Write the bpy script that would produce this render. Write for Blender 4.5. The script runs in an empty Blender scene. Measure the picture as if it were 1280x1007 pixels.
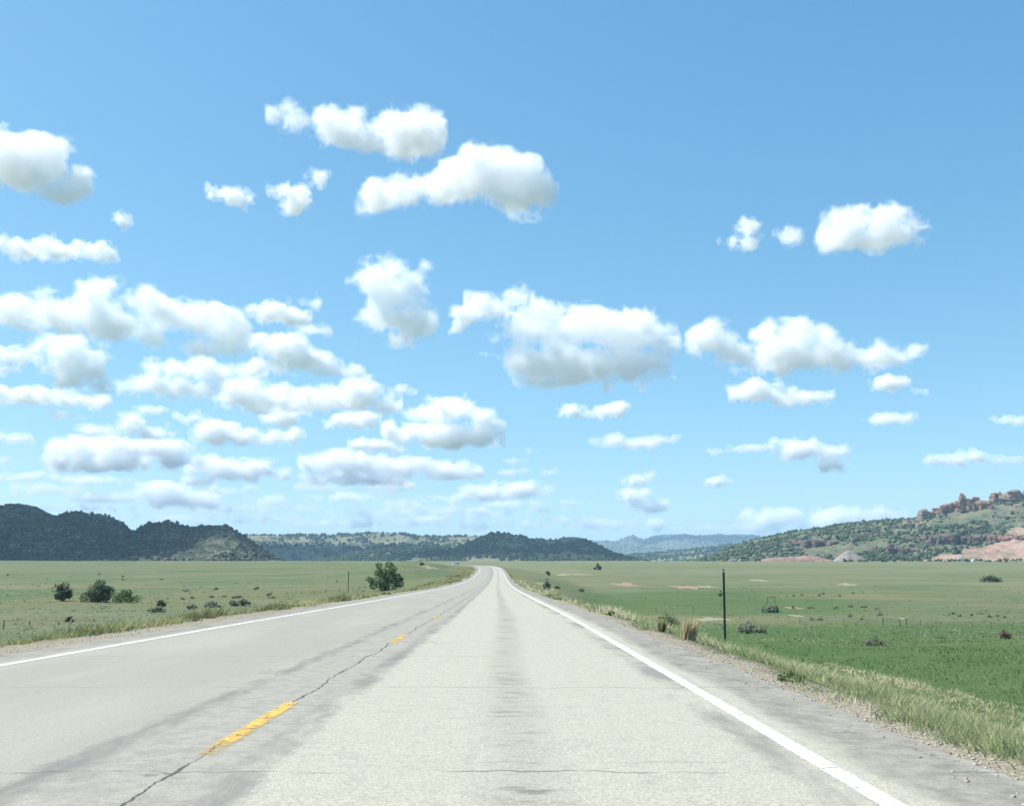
import bpy, bmesh, math, random
import numpy as np
from mathutils import Vector, Matrix

S = bpy.context.scene
random.seed(11)
RNG = np.random.default_rng(11)
R = math.radians

# ------------------------------------------------------------------ camera, sky, sun, exposure
F = 1244.0                                   # focal length in pixels of the 1280 px wide photograph
TH = math.atan((704 - 503.5) / F)            # pitch: the level horizon is at row 704
CAMZ = 1.1
cam = bpy.data.cameras.new('camera')
cam_o = bpy.data.objects.new('camera', cam)
S.collection.objects.link(cam_o)
S.camera = cam_o
cam.lens = 36 * F / 1280
cam.sensor_width = 36
cam.clip_start = 0.05
cam.clip_end = 300000
cam_o.location = (0, 0, CAMZ)
cam_o.rotation_euler = (math.pi / 2 + TH, 0, 0)

SUN_EL, SUN_AZ = 54.0, -78.0
world = bpy.data.worlds.new('World')
S.world = world
world.use_nodes = True
wt = world.node_tree
sky = wt.nodes.new('ShaderNodeTexSky')
sky.sky_type = 'NISHITA'
sky.sun_disc = False
sky.sun_elevation = R(SUN_EL)
sky.sun_rotation = R(SUN_AZ)
sky.air_density, sky.dust_density, sky.ozone_density, sky.altitude = 1.0, 1.0, 3.0, 1500
sep = wt.nodes.new('ShaderNodeSeparateColor')
com = wt.nodes.new('ShaderNodeCombineColor')
wt.links.new(sky.outputs[0], sep.inputs[0])
# response of the camera per channel (keeps the Nishita sky, softens its contrast)
for ch, (g, k) in enumerate(((.95, .72), (.69, .755), (.54, .755))):
    a = wt.nodes.new('ShaderNodeMath'); a.operation = 'POWER'
    b = wt.nodes.new('ShaderNodeMath'); b.operation = 'MULTIPLY'
    wt.links.new(sep.outputs[ch], a.inputs[0]); a.inputs[1].default_value = g
    wt.links.new(a.outputs[0], b.inputs[0]); b.inputs[1].default_value = k * .12 ** (g - 1)
    wt.links.new(b.outputs[0], com.inputs[ch])
bg = wt.nodes['Background']
wt.links.new(com.outputs[0], bg.inputs[0])
bg.inputs[1].default_value = 0.12

sl = bpy.data.lights.new('sun', 'SUN')
sl.energy = 5.0
sl.angle = R(.53)
sl.color = (1, .975, .935)
sun_o = bpy.data.objects.new('sun', sl)
S.collection.objects.link(sun_o)
SUND = Vector((math.sin(R(SUN_AZ)) * math.cos(R(SUN_EL)), math.cos(R(SUN_AZ)) * math.cos(R(SUN_EL)), math.sin(R(SUN_EL))))
sun_o.rotation_euler = SUND.to_track_quat('Z', 'Y').to_euler()
sun_o.location = (0, 0, 300)

S.view_settings.view_transform = 'Standard'
S.view_settings.look = 'None'
S.view_settings.gamma = 1
S.view_settings.use_curve_mapping = False
S.view_settings.exposure = 0.65
S.cycles.use_denoising = True
S.cycles.max_bounces = 22
S.cycles.diffuse_bounces = 3
S.cycles.volume_bounces = 20
S.cycles.transparent_max_bounces = 16

# ------------------------------------------------------------------ small helpers
def tag(o, label=None, cat=None, group=None, kind=None):
    if label: o['label'] = label
    if cat: o['category'] = cat
    if group: o['group'] = group
    if kind: o['kind'] = kind
    return o

def link(name, data, parent=None, loc=None):
    o = bpy.data.objects.new(name, data)
    S.collection.objects.link(o)
    if parent is not None: o.parent = parent
    if loc is not None: o.location = loc
    return o

def empty(name, loc, rz=0):
    o = link(name, None, loc=loc)
    o.rotation_euler = (0, 0, rz)
    o.empty_display_size = .2
    return o

def np_mesh(name, V, Fc, mat=None, uv=None, cols=None, smooth=False):
    """V (n,3), Fc (m,k) constant k."""
    me = bpy.data.meshes.new(name)
    V = np.asarray(V, np.float32); Fc = np.asarray(Fc, np.int32)
    k = Fc.shape[1]
    me.vertices.add(len(V)); me.vertices.foreach_set('co', V.ravel())
    me.loops.add(Fc.size); me.loops.foreach_set('vertex_index', Fc.ravel())
    me.polygons.add(len(Fc)); me.polygons.foreach_set('loop_start', np.arange(0, Fc.size, k, dtype=np.int32))
    me.update(calc_edges=True)
    if uv is not None:
        l = me.uv_layers.new(name='uv'); l.data.foreach_set('uv', np.asarray(uv, np.float32)[Fc.ravel()].ravel())
    if cols:
        for cn, cv in cols.items():
            cv = np.asarray(cv, np.float32)
            if cv.ndim == 1:
                a = me.attributes.new(cn, 'FLOAT', 'POINT'); a.data.foreach_set('value', cv)
            else:
                a = me.attributes.new(cn, 'FLOAT_COLOR', 'POINT')
                a.data.foreach_set('color', np.hstack([cv, np.ones((len(cv), 1), np.float32)]).ravel())
    if mat: me.materials.append(mat)
    if smooth: me.polygons.foreach_set('use_smooth', np.ones(len(Fc), bool))
    me.validate()
    return me

def hsh(i, j, s):
    h = (i.astype(np.int64) * 374761393 + j.astype(np.int64) * 668265263 + s * 974634777) & 0xffffffff
    h = ((h ^ (h >> 13)) * 1274126177) & 0xffffffff
    return ((h ^ (h >> 16)) & 0xffff) / 32767.5 - 1

def vn(x, y, s=0):
    x = np.asarray(x, float); y = np.asarray(y, float)
    i = np.floor(x); j = np.floor(y); fx = x - i; fy = y - j
    fx = fx * fx * (3 - 2 * fx); fy = fy * fy * (3 - 2 * fy)
    a = hsh(i, j, s); b = hsh(i + 1, j, s); c = hsh(i, j + 1, s); d = hsh(i + 1, j + 1, s)
    return (a * (1 - fx) + b * fx) * (1 - fy) + (c * (1 - fx) + d * fx) * fy

def fbm(x, y, s=0, o=4, g=.5):
    t = 0; a = 1
    for k in range(o):
        t = t + a * vn(x * 2 ** k + k * 17.3, y * 2 ** k - k * 9.1, s + k); a *= g
    return t

def sst(a, b, x):
    t = np.clip((x - a) / (b - a), 0, 1)
    return t * t * (3 - 2 * t)

def spline(pts):
    """monotone-ish cubic interpolation through points"""
    px = np.array([p[0] for p in pts], float); py = np.array([p[1] for p in pts], float)
    m = np.gradient(py, px)
    def f(x):
        x = np.clip(np.asarray(x, float), px[0], px[-1])
        i = np.clip(np.searchsorted(px, x) - 1, 0, len(px) - 2)
        h = px[i + 1] - px[i]; t = (x - px[i]) / h
        return ((2 * t ** 3 - 3 * t ** 2 + 1) * py[i] + (t ** 3 - 2 * t ** 2 + t) * h * m[i]
                + (-2 * t ** 3 + 3 * t ** 2) * py[i + 1] + (t ** 3 - t ** 2) * h * m[i + 1])
    return f

def ray(px, py):
    """direction through a point of the photograph, with unit forward component not normalised"""
    x = (px - 640) / F; y = (503.5 - py) / F
    c, s = math.cos(TH), math.sin(TH)
    return Vector((x, c - y * s, s + y * c))

# ------------------------------------------------------------------ the lie of the land
ROADZ = spline([(-80, .9), (0, 0), (12.4, -.155), (20, -.26), (53, -.78), (71, -1.05), (120, -1.75), (176, -2.27), (220, -2.45),
                (268, -2.35), (320, -1.95), (378, -1.33), (430, -.65), (470, -.2), (510, .0), (560, .05), (700, .15), (900, .5), (13000, .5)])
ROADX = spline([(-80, -1.3), (0, -1.95), (12.4, -2.07), (30, -2.25), (53, -2.62), (71, -2.93), (120, -3.7), (176, -4.45), (268, -5.7),
                (340, -6.9), (378, -7.8), (430, -9.6), (470, -12.5), (510, -17), (560, -25), (620, -38), (700, -60), (850, -115),
                (1100, -230), (2000, -300), (13000, -300)])
FR = spline([(-80, -1.2), (0, -2.0), (20, -2.3), (30, -2.6), (47, -3.0), (60, -3.6), (100, -5.6), (140, -7.2), (200, -7.7), (300, -6.4),
             (400, -4.6), (500, -2.6), (700, .2), (900, 2.3), (1100, 3.6), (1500, 4.6), (2500, 5), (5000, -5), (13000, -40)])
FL = spline([(-80, -.8), (0, -1.5), (20, -2.0), (50, -3.0), (90, -4.2), (150, -4.6), (250, -4.4), (400, -2.4), (550, -.1), (700, 1.6),
             (900, 3.0), (1200, 4.6), (1500, 5.2), (2500, 5), (5000, -5), (13000, -40)])
EL_, ER_ = -5.15, 4.78                        # edges of the asphalt, measured from the yellow line

def ground_uv(u, v):
    x = ROADX(v) + u
    zr = ROADZ(v) - .035
    amp = .12 + .9 * sst(60, 700, v)
    und = amp * (fbm(x / 90, v / 130, 3, 3) * .55) + .10 * sst(8, 25, np.abs(u)) * fbm(x / 9, v / 11, 5, 3)
    right = FR(v) + und; left = FL(v) + und
    # knoll left of the road before the crest
    left = left + 4.6 * np.exp(-((x + 38) / 19.) ** 2 - ((v - 375) / 85.) ** 2)
    left = left + 1.5 * np.exp(-((x + 62) / 26.) ** 2 - ((v - 520) / 120.) ** 2)
    wr = 7 + 20 * sst(60, 250, v); wl = 7 + 14 * sst(60, 250, v) - 5 * sst(280, 350, v) 
    er = ER_ + .45; el = EL_ - 1.15
    zr_ = zr + (right - zr) * (.15 * sst(er, er + 1.2, u) + .85 * sst(er + .3, er + wr, u))
    zl_ = zr + (left - zr) * (.15 * sst(-el, -el + 1.2, -u) + .85 * sst(-el + .3, -el + wl, -u))
    lump = .035 * sst(er - .2, er + .6, np.where(u > 0, u, -u - 0.7)) * fbm(x / .6, v / .8, 8, 2)
    z = np.where(u > 0, zr_, zl_) + lump * (v < 120)
    road_in = (u > EL_ + .3) & (u < ER_ - .3)
    z = np.where(road_in, ROADZ(v) - .06 - .1 * sst(50, 300, v), z)
    return x, z

def G(x, y):
    x = np.asarray(x, float); y = np.asarray(y, float)
    return ground_uv(x - ROADX(y), y)[1]

def on_ground(px, py):
    d = ray(px, py); t0 = 3.0; t = t0
    ts = 3 * 1.006 ** np.arange(1100)
    P = np.array(d)[None, :] * ts[:, None]
    h = P[:, 2] + CAMZ - G(P[:, 0], P[:, 1])
    k = np.argmax(h < 0)
    if h[k] >= 0: k = 1050
    a = h[k - 1] / (h[k - 1] - h[k] + 1e-9)
    t = ts[k - 1] + (ts[k] - ts[k - 1]) * a
    p = Vector(d) * t
    return Vector((p.x, p.y, float(G(p.x, p.y))))

# ------------------------------------------------------------------ node helpers
class NB:
    def __init__(s, name, rough=.9, spec=.2):
        s.m = bpy.data.materials.new(name); s.m.use_nodes = True; s.t = s.m.node_tree
        s.b = s.t.nodes['Principled BSDF']; s.b.inputs['Roughness'].default_value = rough
        s.b.inputs['Specular IOR Level'].default_value = spec
    def n(s, t, **k):
        q = s.t.nodes.new(t)
        for a, b in k.items(): setattr(q, a, b)
        return q
    def set(s, sock, v):
        if hasattr(v, 'is_output'): s.t.links.new(v, sock)
        else: sock.default_value = v if not (isinstance(v, tuple) and len(v) == 3 and len(sock.default_value) == 4) else (*v, 1)
    def M(s, op, a, b=0., c=None, clamp=False):
        q = s.n('ShaderNodeMath', operation=op, use_clamp=clamp)
        s.set(q.inputs[0], a); s.set(q.inputs[1], b)
        if c is not None: s.set(q.inputs[2], c)
        return q.outputs[0]
    def mix(s, f, a, b, bt='MIX'):
        q = s.n('ShaderNodeMix', data_type='RGBA', blend_type=bt)
        s.set(q.inputs[0], f); s.set(q.inputs[6], a); s.set(q.inputs[7], b)
        return q.outputs[2]
    def noise(s, vec, scale, det=3., rough=.55, out=0, dim='3D'):
        q = s.n('ShaderNodeTexNoise', noise_dimensions=dim)
        s.set(q.inputs['Vector'], vec); q.inputs['Scale'].default_value = scale
        q.inputs['Detail'].default_value = det; q.inputs['Roughness'].default_value = rough
        return q.outputs[out]
    def ramp(s, f, lo, hi):
        q = s.n('ShaderNodeMapRange', interpolation_type='SMOOTHSTEP')
        s.set(q.inputs[0], f); s.set(q.inputs[1], lo); s.set(q.inputs[2], hi)
        return q.outputs[0]
    def scale(s, vec, sx, sy, sz=1):
        q = s.n('ShaderNodeMapping'); s.set(q.inputs['Vector'], vec); q.inputs['Scale'].default_value = (sx, sy, sz)
        return q.outputs[0]
    def bump(s, h, st, dist=.01):
        q = s.n('ShaderNodeBump'); s.set(q.inputs['Height'], h); q.inputs['Strength'].default_value = st; q.inputs['Distance'].default_value = dist
        s.t.links.new(q.outputs[0], s.b.inputs['Normal'])
    def col(s, v): s.set(s.b.inputs['Base Color'], v)
    def attr(s, name, out='Fac'):
        return s.n('ShaderNodeAttribute', attribute_name=name).outputs[out]
    def pos(s): return s.n('ShaderNodeNewGeometry').outputs['Position']
    def uv(s): return s.n('ShaderNodeUVMap', uv_map='uv').outputs[0]

def simple(name, c, var=.25, sc=20., rough=.8, spec=.2, metal=0):
    m = NB(name, rough, spec)
    nz = m.noise(m.n('ShaderNodeTexCoord').outputs['Object'], sc, 4)
    m.col(m.mix(m.ramp(nz, .3, .7), tuple(x * (1 - var) for x in c), tuple(min(1, x * (1 + var)) for x in c)))
    m.b.inputs['Metallic'].default_value = metal
    return m.m

def mat_ground():
    m = NB('ground', .95, .08)
    uv = m.uv(); P = m.pos()
    sx = m.n('ShaderNodeSeparateXYZ'); m.set(sx.inputs[0], uv); u, v = sx.outputs[0], sx.outputs[1]
    lush, dry = m.attr('lush'), m.attr('dry')
    n1 = m.noise(P, .035, 5, .6); n2 = m.noise(P, .5, 5, .65); n3 = m.noise(P, 9, 4, .7); n4 = m.noise(P, .012, 4, .6)
    n5 = m.noise(m.scale(P, .5, .12), .25, 5, .7)
    sage = m.mix(m.ramp(n1, .35, .65), (.125, .165, .09), (.17, .19, .125))
    sage = m.mix(m.M('MULTIPLY', m.ramp(n5, .52, .72), .7), sage, (.18, .165, .085))
    sage = m.mix(m.M('MULTIPLY', m.ramp(n4, .5, .7), .55), sage, (.085, .15, .055))
    sage = m.mix(m.M('MULTIPLY', m.ramp(n2, .56, .75), .45), sage, (.06, .085, .045))
    lushc = m.mix(m.ramp(n2, .3, .7), (.072, .132, .046), (.092, .152, .062))
    lushc = m.mix(m.M('MULTIPLY', m.ramp(n1, .5, .75), .5), lushc, (.12, .16, .08))
    streak = m.noise(m.scale(P, .018, .05), 1., 6, .68); blot = m.noise(m.scale(P, .10, .16), 1., 6, .72)
    sage = m.mix(m.M('MULTIPLY', m.ramp(streak, .50, .64), .55), sage, (.235, .205, .135))
    sage = m.mix(m.M('MULTIPLY', m.M('SUBTRACT', 1., m.ramp(streak, .36, .47)), .5), sage, (.085, .13, .06))
    sage = m.mix(m.M('MULTIPLY', m.ramp(blot, .54, .66), .40), sage, (.10, .125, .07))
    sage = m.mix(m.M('MULTIPLY', m.M('SUBTRACT', 1., m.ramp(blot, .34, .44)), .35), sage, (.24, .23, .16))
    lushc = m.mix(m.M('MULTIPLY', m.ramp(blot, .5, .64), .35), lushc, (.055, .10, .035))
    lushc = m.mix(m.M('MULTIPLY', m.ramp(streak, .52, .66), .4), lushc, (.14, .165, .085))
    c = m.mix(lush, sage, lushc)
    straw = m.mix(m.ramp(n2, .35, .65), (.13, .14, .06), (.22, .19, .10))
    c = m.mix(m.M('MULTIPLY', dry, m.ramp(n2, .25, .7)), c, straw)
    c = m.mix(m.M('MULTIPLY', m.ramp(n3, .45, .7), .35), c, m.mix(.5, c, (.03, .04, .02)))
    # gravel beside the asphalt
    wob = m.M('MULTIPLY', m.M('SUBTRACT', m.noise(m.scale(uv, 1, .6), 1.3, 5, .7), .5), 1.1)
    gr = m.M('SUBTRACT', 1., m.ramp(m.M('ADD', u, wob), ER_ + .32, ER_ + .62))
    gl = m.M('SUBTRACT', 1., m.ramp(m.M('ADD', m.M('MULTIPLY', u, -1.), wob), -EL_ + .75, -EL_ + 1.3))
    grav = m.M('MULTIPLY', gr, gl)
    vo = m.n('ShaderNodeTexVoronoi'); m.set(vo.inputs['Vector'], P); vo.inputs['Scale'].default_value = 38
    gc = m.mix(m.n('ShaderNodeRGBToBW').outputs[0] if False else m.ramp(m.noise(P, 60, 2), .3, .7), (.42, .375, .33), (.56, .51, .455))
    gc = m.mix(m.ramp(vo.outputs['Distance'], .25, .6), gc, (.26, .235, .205))
    gc = m.mix(m.M('MULTIPLY', m.ramp(n2, .5, .7), .5), gc, (.33, .295, .24))
    c = m.mix(grav, c, gc)
    c = m.mix(m.attr('pale'), c, m.mix(m.ramp(n5, .35, .65), (.20, .225, .15), (.25, .25, .17)))
    c = m.mix(1., c, (.81, .79, .67), 'MULTIPLY')
    m.col(c)
    hgt = m.M('ADD', n3, m.M('MULTIPLY', m.noise(P, 45, 3), .5))
    m.bump(hgt, .6, .05)
    return m.m

def mat_road():
    m = NB('road', .85, .25)
    uv = m.uv(); P = m.pos()
    sx = m.n('ShaderNodeSeparateXYZ'); m.set(sx.inputs[0], uv); u, v = sx.outputs[0], sx.outputs[1]
    fine = m.noise(P, 55, 3, .7); mid = m.noise(P, 7, 4, .65); big = m.noise(m.scale(uv, .9, .12), .8, 4, .6)
    speck = m.n('ShaderNodeTexVoronoi'); m.set(speck.inputs['Vector'], P); speck.inputs['Scale'].default_value = 70
    long_ = m.noise(m.scale(uv, 3.0, .07), 1., 4, .6)
    c = m.mix(m.ramp(fine, .3, .7), (.385, .365, .315), (.53, .505, .44))
    c = m.mix(m.M('MULTIPLY', m.ramp(speck.outputs['Color'], .5, .9), .42), c, (.25, .245, .225))
    c = m.mix(m.M('MULTIPLY', m.ramp(mid, .48, .68), .38), c, (.31, .305, .28))
    c = m.mix(m.M('MULTIPLY', m.ramp(long_, .52, .75), .25), c, (.34, .335, .31))
    # left lane is greyer
    ll = m.M('SUBTRACT', 1., m.ramp(u, -.9, -.3))
    c = m.mix(m.M('MULTIPLY', ll, .85), c, (.31, .30, .27))
    c = m.mix(m.M('MULTIPLY', m.M('MULTIPLY', ll, m.ramp(big, .45, .65)), .45), c, (.42, .405, .355))
    w1 = m.M('MULTIPLY', m.M('SUBTRACT', m.noise(m.scale(uv, 1, .55), 2.6, 6, .75), .5), .42)
    w2 = m.M('MULTIPLY', m.M('SUBTRACT', m.noise(m.scale(uv, 1, .12), 1.0, 3, .5), .5), .35)
    uu = m.M('ADD', u, m.M('ADD', w1, w2))
    # grey strip of bare asphalt along the seam, with darker borders
    inner = m.M('SUBTRACT', 1., m.ramp(m.M('ABSOLUTE', m.M('ADD', uu, .05)), .42, .62))
    c = m.mix(m.M('MULTIPLY', inner, .85), c, m.mix(m.ramp(mid, .35, .65), (.265, .26, .24), (.36, .35, .32)))
    edge = m.M('SUBTRACT', 1., m.ramp(m.M('ABSOLUTE', m.M('SUBTRACT', m.M('ABSOLUTE', m.M('ADD', uu, .05)), .55)), .03, .17))
    c = m.mix(m.M('MULTIPLY', edge, m.M('MULTIPLY', m.ramp(m.noise(m.scale(uv, 1, .25), 1.6, 4, .7), .3, .62), .8)), c, (.17, .172, .175))
    # shoulders
    shr = m.ramp(uu, 4.0, 4.25); shl = m.M('SUBTRACT', 1., m.ramp(uu, -4.75, -4.45))
    shc = m.mix(m.ramp(mid, .3, .7), (.245, .232, .205), (.345, .33, .295))
    shc = m.mix(m.M('MULTIPLY', m.ramp(m.noise(m.scale(uv, 1.2, .5), 1.5, 5, .7), .45, .65), .6), shc, (.165, .158, .145))
    shc = m.mix(m.M('MULTIPLY', m.ramp(m.noise(m.scale(uv, 1., .25), 3., 5, .7), .5, .7), .5), shc, (.38, .37, .345))
    c = m.mix(m.M('MAXIMUM', shr, shl), c, shc)
    dk = m.M('SUBTRACT', 1., m.ramp(m.M('ABSOLUTE', m.M('SUBTRACT', uu, 3.72)), .05, .24))
    c = m.mix(m.M('MULTIPLY', dk, m.M('MULTIPLY', m.ramp(m.noise(m.scale(uv, 1, .2), 1.2, 4, .7), .38, .6), .7)), c, (.17, .172, .172))
    # oil and wear between the wheel tracks: short cross smears
    um = m.M('SUBTRACT', m.M('ADD', u, w2), 2.05)
    core = m.M('SUBTRACT', 1., m.ramp(m.M('ABSOLUTE', um), .02, .31))
    sm = m.ramp(m.noise(m.scale(uv, .8, 2.2), 1.7, 5, .75), .53, .66)
    sm2 = m.M('MULTIPLY', m.ramp(m.noise(m.scale(uv, .5, .8), 1.3, 4, .7), .48, .66), .7)
    sm = m.M('MAXIMUM', sm, sm2)
    c = m.mix(m.M('MULTIPLY', core, m.M('MULTIPLY', sm, .9)), c, (.15, .15, .145))
    core2 = m.M('SUBTRACT', 1., m.ramp(m.M('ABSOLUTE', um), .0, .38))
    c = m.mix(m.M('MULTIPLY', core2, .24), c, (.2, .2, .2))
    # cross cracks at uneven intervals
    def cracks(step, seed, width, um_lo, um_hi, stren):
        wv = m.M('MULTIPLY', m.M('SUBTRACT', m.noise(m.scale(uv, .8, .03 * 0 + .1), 1.1 + seed * .13, 5, .65), .5), .55)
        q = m.n('ShaderNodeTexVoronoi', voronoi_dimensions='1D', feature='DISTANCE_TO_EDGE')
        m.set(q.inputs['W'], m.M('ADD', m.M('MULTIPLY', m.M('ADD', v, wv), 1 / step), seed * 7.7)); q.inputs['Scale'].default_value = 1
        d = m.M('MULTIPLY', q.outputs['Distance'], step)
        wd = m.M('ADD', width, m.M('MULTIPLY', v, .00045))
        lin = m.M('SUBTRACT', 1., m.ramp(d, m.M('MULTIPLY', wd, .4), wd))
        msk = m.ramp(m.noise(m.scale(uv, .5, .35), .9 + seed * .3, 4, .7), um_lo, um_hi)
        return m.M('MULTIPLY', m.M('MULTIPLY', lin, msk), stren)
    k1 = cracks(4.3, 1, .016, .42, .56, .75)
    k2 = cracks(2.1, 4, .010, .50, .62, .5)
    c = m.mix(m.M('MAXIMUM', k1, k2), c, (.09, .09, .085))
    # branching cracks, mostly along the seam and on the shoulder
    wv = m.n('ShaderNodeVectorMath', operation='ADD'); m.set(wv.inputs[0], uv)
    nv = m.n('ShaderNodeVectorMath', operation='SCALE'); m.set(nv.inputs[0], m.noise(uv, 2.5, 4, .7, out=1)); nv.inputs['Scale'].default_value = .35; m.set(wv.inputs[1], nv.outputs[0])
    vb = m.n('ShaderNodeTexVoronoi', feature='DISTANCE_TO_EDGE'); m.set(vb.inputs['Vector'], m.scale(wv.outputs[0], 1., .6)); vb.inputs['Scale'].default_value = 1.15
    br = m.M('SUBTRACT', 1., m.ramp(vb.outputs['Distance'], .004, .016))
    near = m.M('MAXIMUM', m.M('SUBTRACT', 1., m.ramp(m.M('ABSOLUTE', u), .5, 1.3)), m.M('MULTIPLY', shr, .8))
    br = m.M('MULTIPLY', m.M('MULTIPLY', br, near), m.ramp(m.noise(m.scale(uv, .7, .3), 1.1, 4, .7), .48, .6))
    c = m.mix(m.M('MULTIPLY', br, .6), c, (.10, .10, .095))
    # stones showing in the chip seal
    ag = m.n('ShaderNodeTexVoronoi'); m.set(ag.inputs['Vector'], P); ag.inputs['Scale'].default_value = 34
    c = m.mix(m.M('MULTIPLY', m.ramp(ag.outputs['Distance'], .35, .7), .15), c, (.17, .165, .15))
    c = m.mix(m.M('MULTIPLY', m.M('SUBTRACT', 1., m.ramp(ag.outputs['Distance'], .05, .22)), .12), c, (.66, .63, .56))
    # the open seam
    wob = m.M('ADD', m.M('MULTIPLY', m.M('SUBTRACT', m.noise(m.scale(uv, 0, 1), .55, 5, .6), .5), .30), m.M('MULTIPLY', m.M('SUBTRACT', m.noise(m.scale(uv, 0, 1), 4., 4, .7), .5), .07))
    sd = m.M('ABSOLUTE', m.M('ADD', m.M('ADD', u, wob), -.09))
    sw = m.M('ADD', m.M('MULTIPLY', m.ramp(m.noise(m.scale(uv, 0, 1), 1.3, 3, .6), .35, .75), .02), m.M('ADD', .004, m.M('MULTIPLY', v, .0002)))
    seam = m.M('SUBTRACT', 1., m.ramp(sd, m.M('MULTIPLY', sw, .55), sw))
    c = m.mix(m.M('MULTIPLY', seam, .85), c, (.06, .06, .06))
    c = m.mix(1., c, (.875, .85, .775), 'MULTIPLY')
    m.col(c)
    h = m.M('ADD', m.M('MULTIPLY', fine, .6), m.M('MULTIPLY', speck.outputs['Distance'], .4))
    h = m.M('SUBTRACT', h, m.M('MULTIPLY', m.M('MAXIMUM', seam, k1), 1.5))
    m.bump(h, .45, .012)
    return m.m

def mat_paint(name, c, wear, lo=.42, hi=.6, rag=2.2):
    m = NB(name, .7, .3)
    uv = m.uv(); P = m.pos()
    sx = m.n('ShaderNodeSeparateXYZ'); m.set(sx.inputs[0], uv); a = sx.outputs[0]    # a: -1..1 across the stripe
    f = m.noise(P, 26, 4, .75); g = m.noise(P, 3.2, 4, .65)
    m.col(m.mix(m.ramp(g, .35, .65), tuple(x * .86 for x in c), c))
    e = m.M('ADD', m.M('ABSOLUTE', a), m.M('MULTIPLY', m.M('SUBTRACT', f, .5), rag))
    body = m.M('SUBTRACT', 1., m.ramp(e, .72, 1.0))
    chips = m.ramp(m.M('ADD', m.M('MULTIPLY', f, .55), m.M('MULTIPLY', g, .45)), lo - wear, hi - wear)
    al = m.M('MULTIPLY', body, chips)
    tr = m.n('ShaderNodeBsdfTransparent'); mx = m.n('ShaderNodeMixShader')
    m.set(mx.inputs[0], al); m.t.links.new(tr.outputs[0], mx.inputs[1]); m.t.links.new(m.b.outputs[0], mx.inputs[2])
    m.t.links.new(mx.outputs[0], m.t.nodes['Material Output'].inputs[0])
    return m.m

def mat_attr(name, rough=.8, trans=.0, spec=.1, up=0.):
    m = NB(name, rough, spec)
    c = m.attr('col', 'Color')
    m.col(c)
    if up:
        ge = m.n('ShaderNodeNewGeometry'); vm = m.n('ShaderNodeMix', data_type='VECTOR'); vm.inputs[0].default_value = up
        m.t.links.new(ge.outputs['Normal'], vm.inputs[4]); vm.inputs[5].default_value = (0, 0, 1)
        nn = m.n('ShaderNodeVectorMath', operation='NORMALIZE'); m.t.links.new(vm.outputs[1], nn.inputs[0]); m.t.links.new(nn.outputs[0], m.b.inputs['Normal'])
    if trans:
        t = m.n('ShaderNodeBsdfTranslucent'); m.set(t.inputs[0], c)
        mx = m.n('ShaderNodeMixShader'); mx.inputs[0].default_value = trans
        m.t.links.new(m.b.outputs[0], mx.inputs[1]); m.t.links.new(t.outputs[0], mx.inputs[2])
        m.t.links.new(mx.outputs[0], m.t.nodes['Material Output'].inputs[0])
    return m.m

def mat_hill(name, soil, soil2, green, rock, gcov=.5, sc=1., bare=False):
    m = NB(name, .95, .05)
    P = m.pos(); g = m.n('ShaderNodeNewGeometry')
    sn = m.n('ShaderNodeSeparateXYZ'); m.set(sn.inputs[0], g.outputs['True Normal'])
    a = m.noise(P, .012 / sc, 5, .6); b = m.noise(P, .06 / sc, 5, .7); d = m.noise(P, .22 / sc, 3, .7)
    c = m.mix(m.ramp(a, .38, .62), soil, soil2)
    c = m.mix(m.ramp(m.M('ADD', m.M('MULTIPLY', b, .5), m.M('MULTIPLY', d, .5)), .62 - gcov * .25, .74 - gcov * .25), c, green)
    rk = m.M('MAXIMUM', m.attr('rock'), m.M('SUBTRACT', 1., m.ramp(m.M('ADD', sn.outputs[2], m.M('MULTIPLY', m.M('SUBTRACT', d, .5), .25)), .5, .66)))
    strata = m.noise(m.scale(P, .02, .02, 1.), .35 / sc, 4, .6)
    c = m.mix(rk, c, m.mix(m.ramp(strata, .35, .65), tuple(x * .55 for x in rock), rock))
    c = m.mix(m.attr('bare'), c, m.mix(m.ramp(b, .35, .65), (.30, .19, .135), (.36, .26, .20)))
    m.col(c)
    m.bump(m.M('ADD', b, d), .5, 3 * sc)
    return m.m

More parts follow.
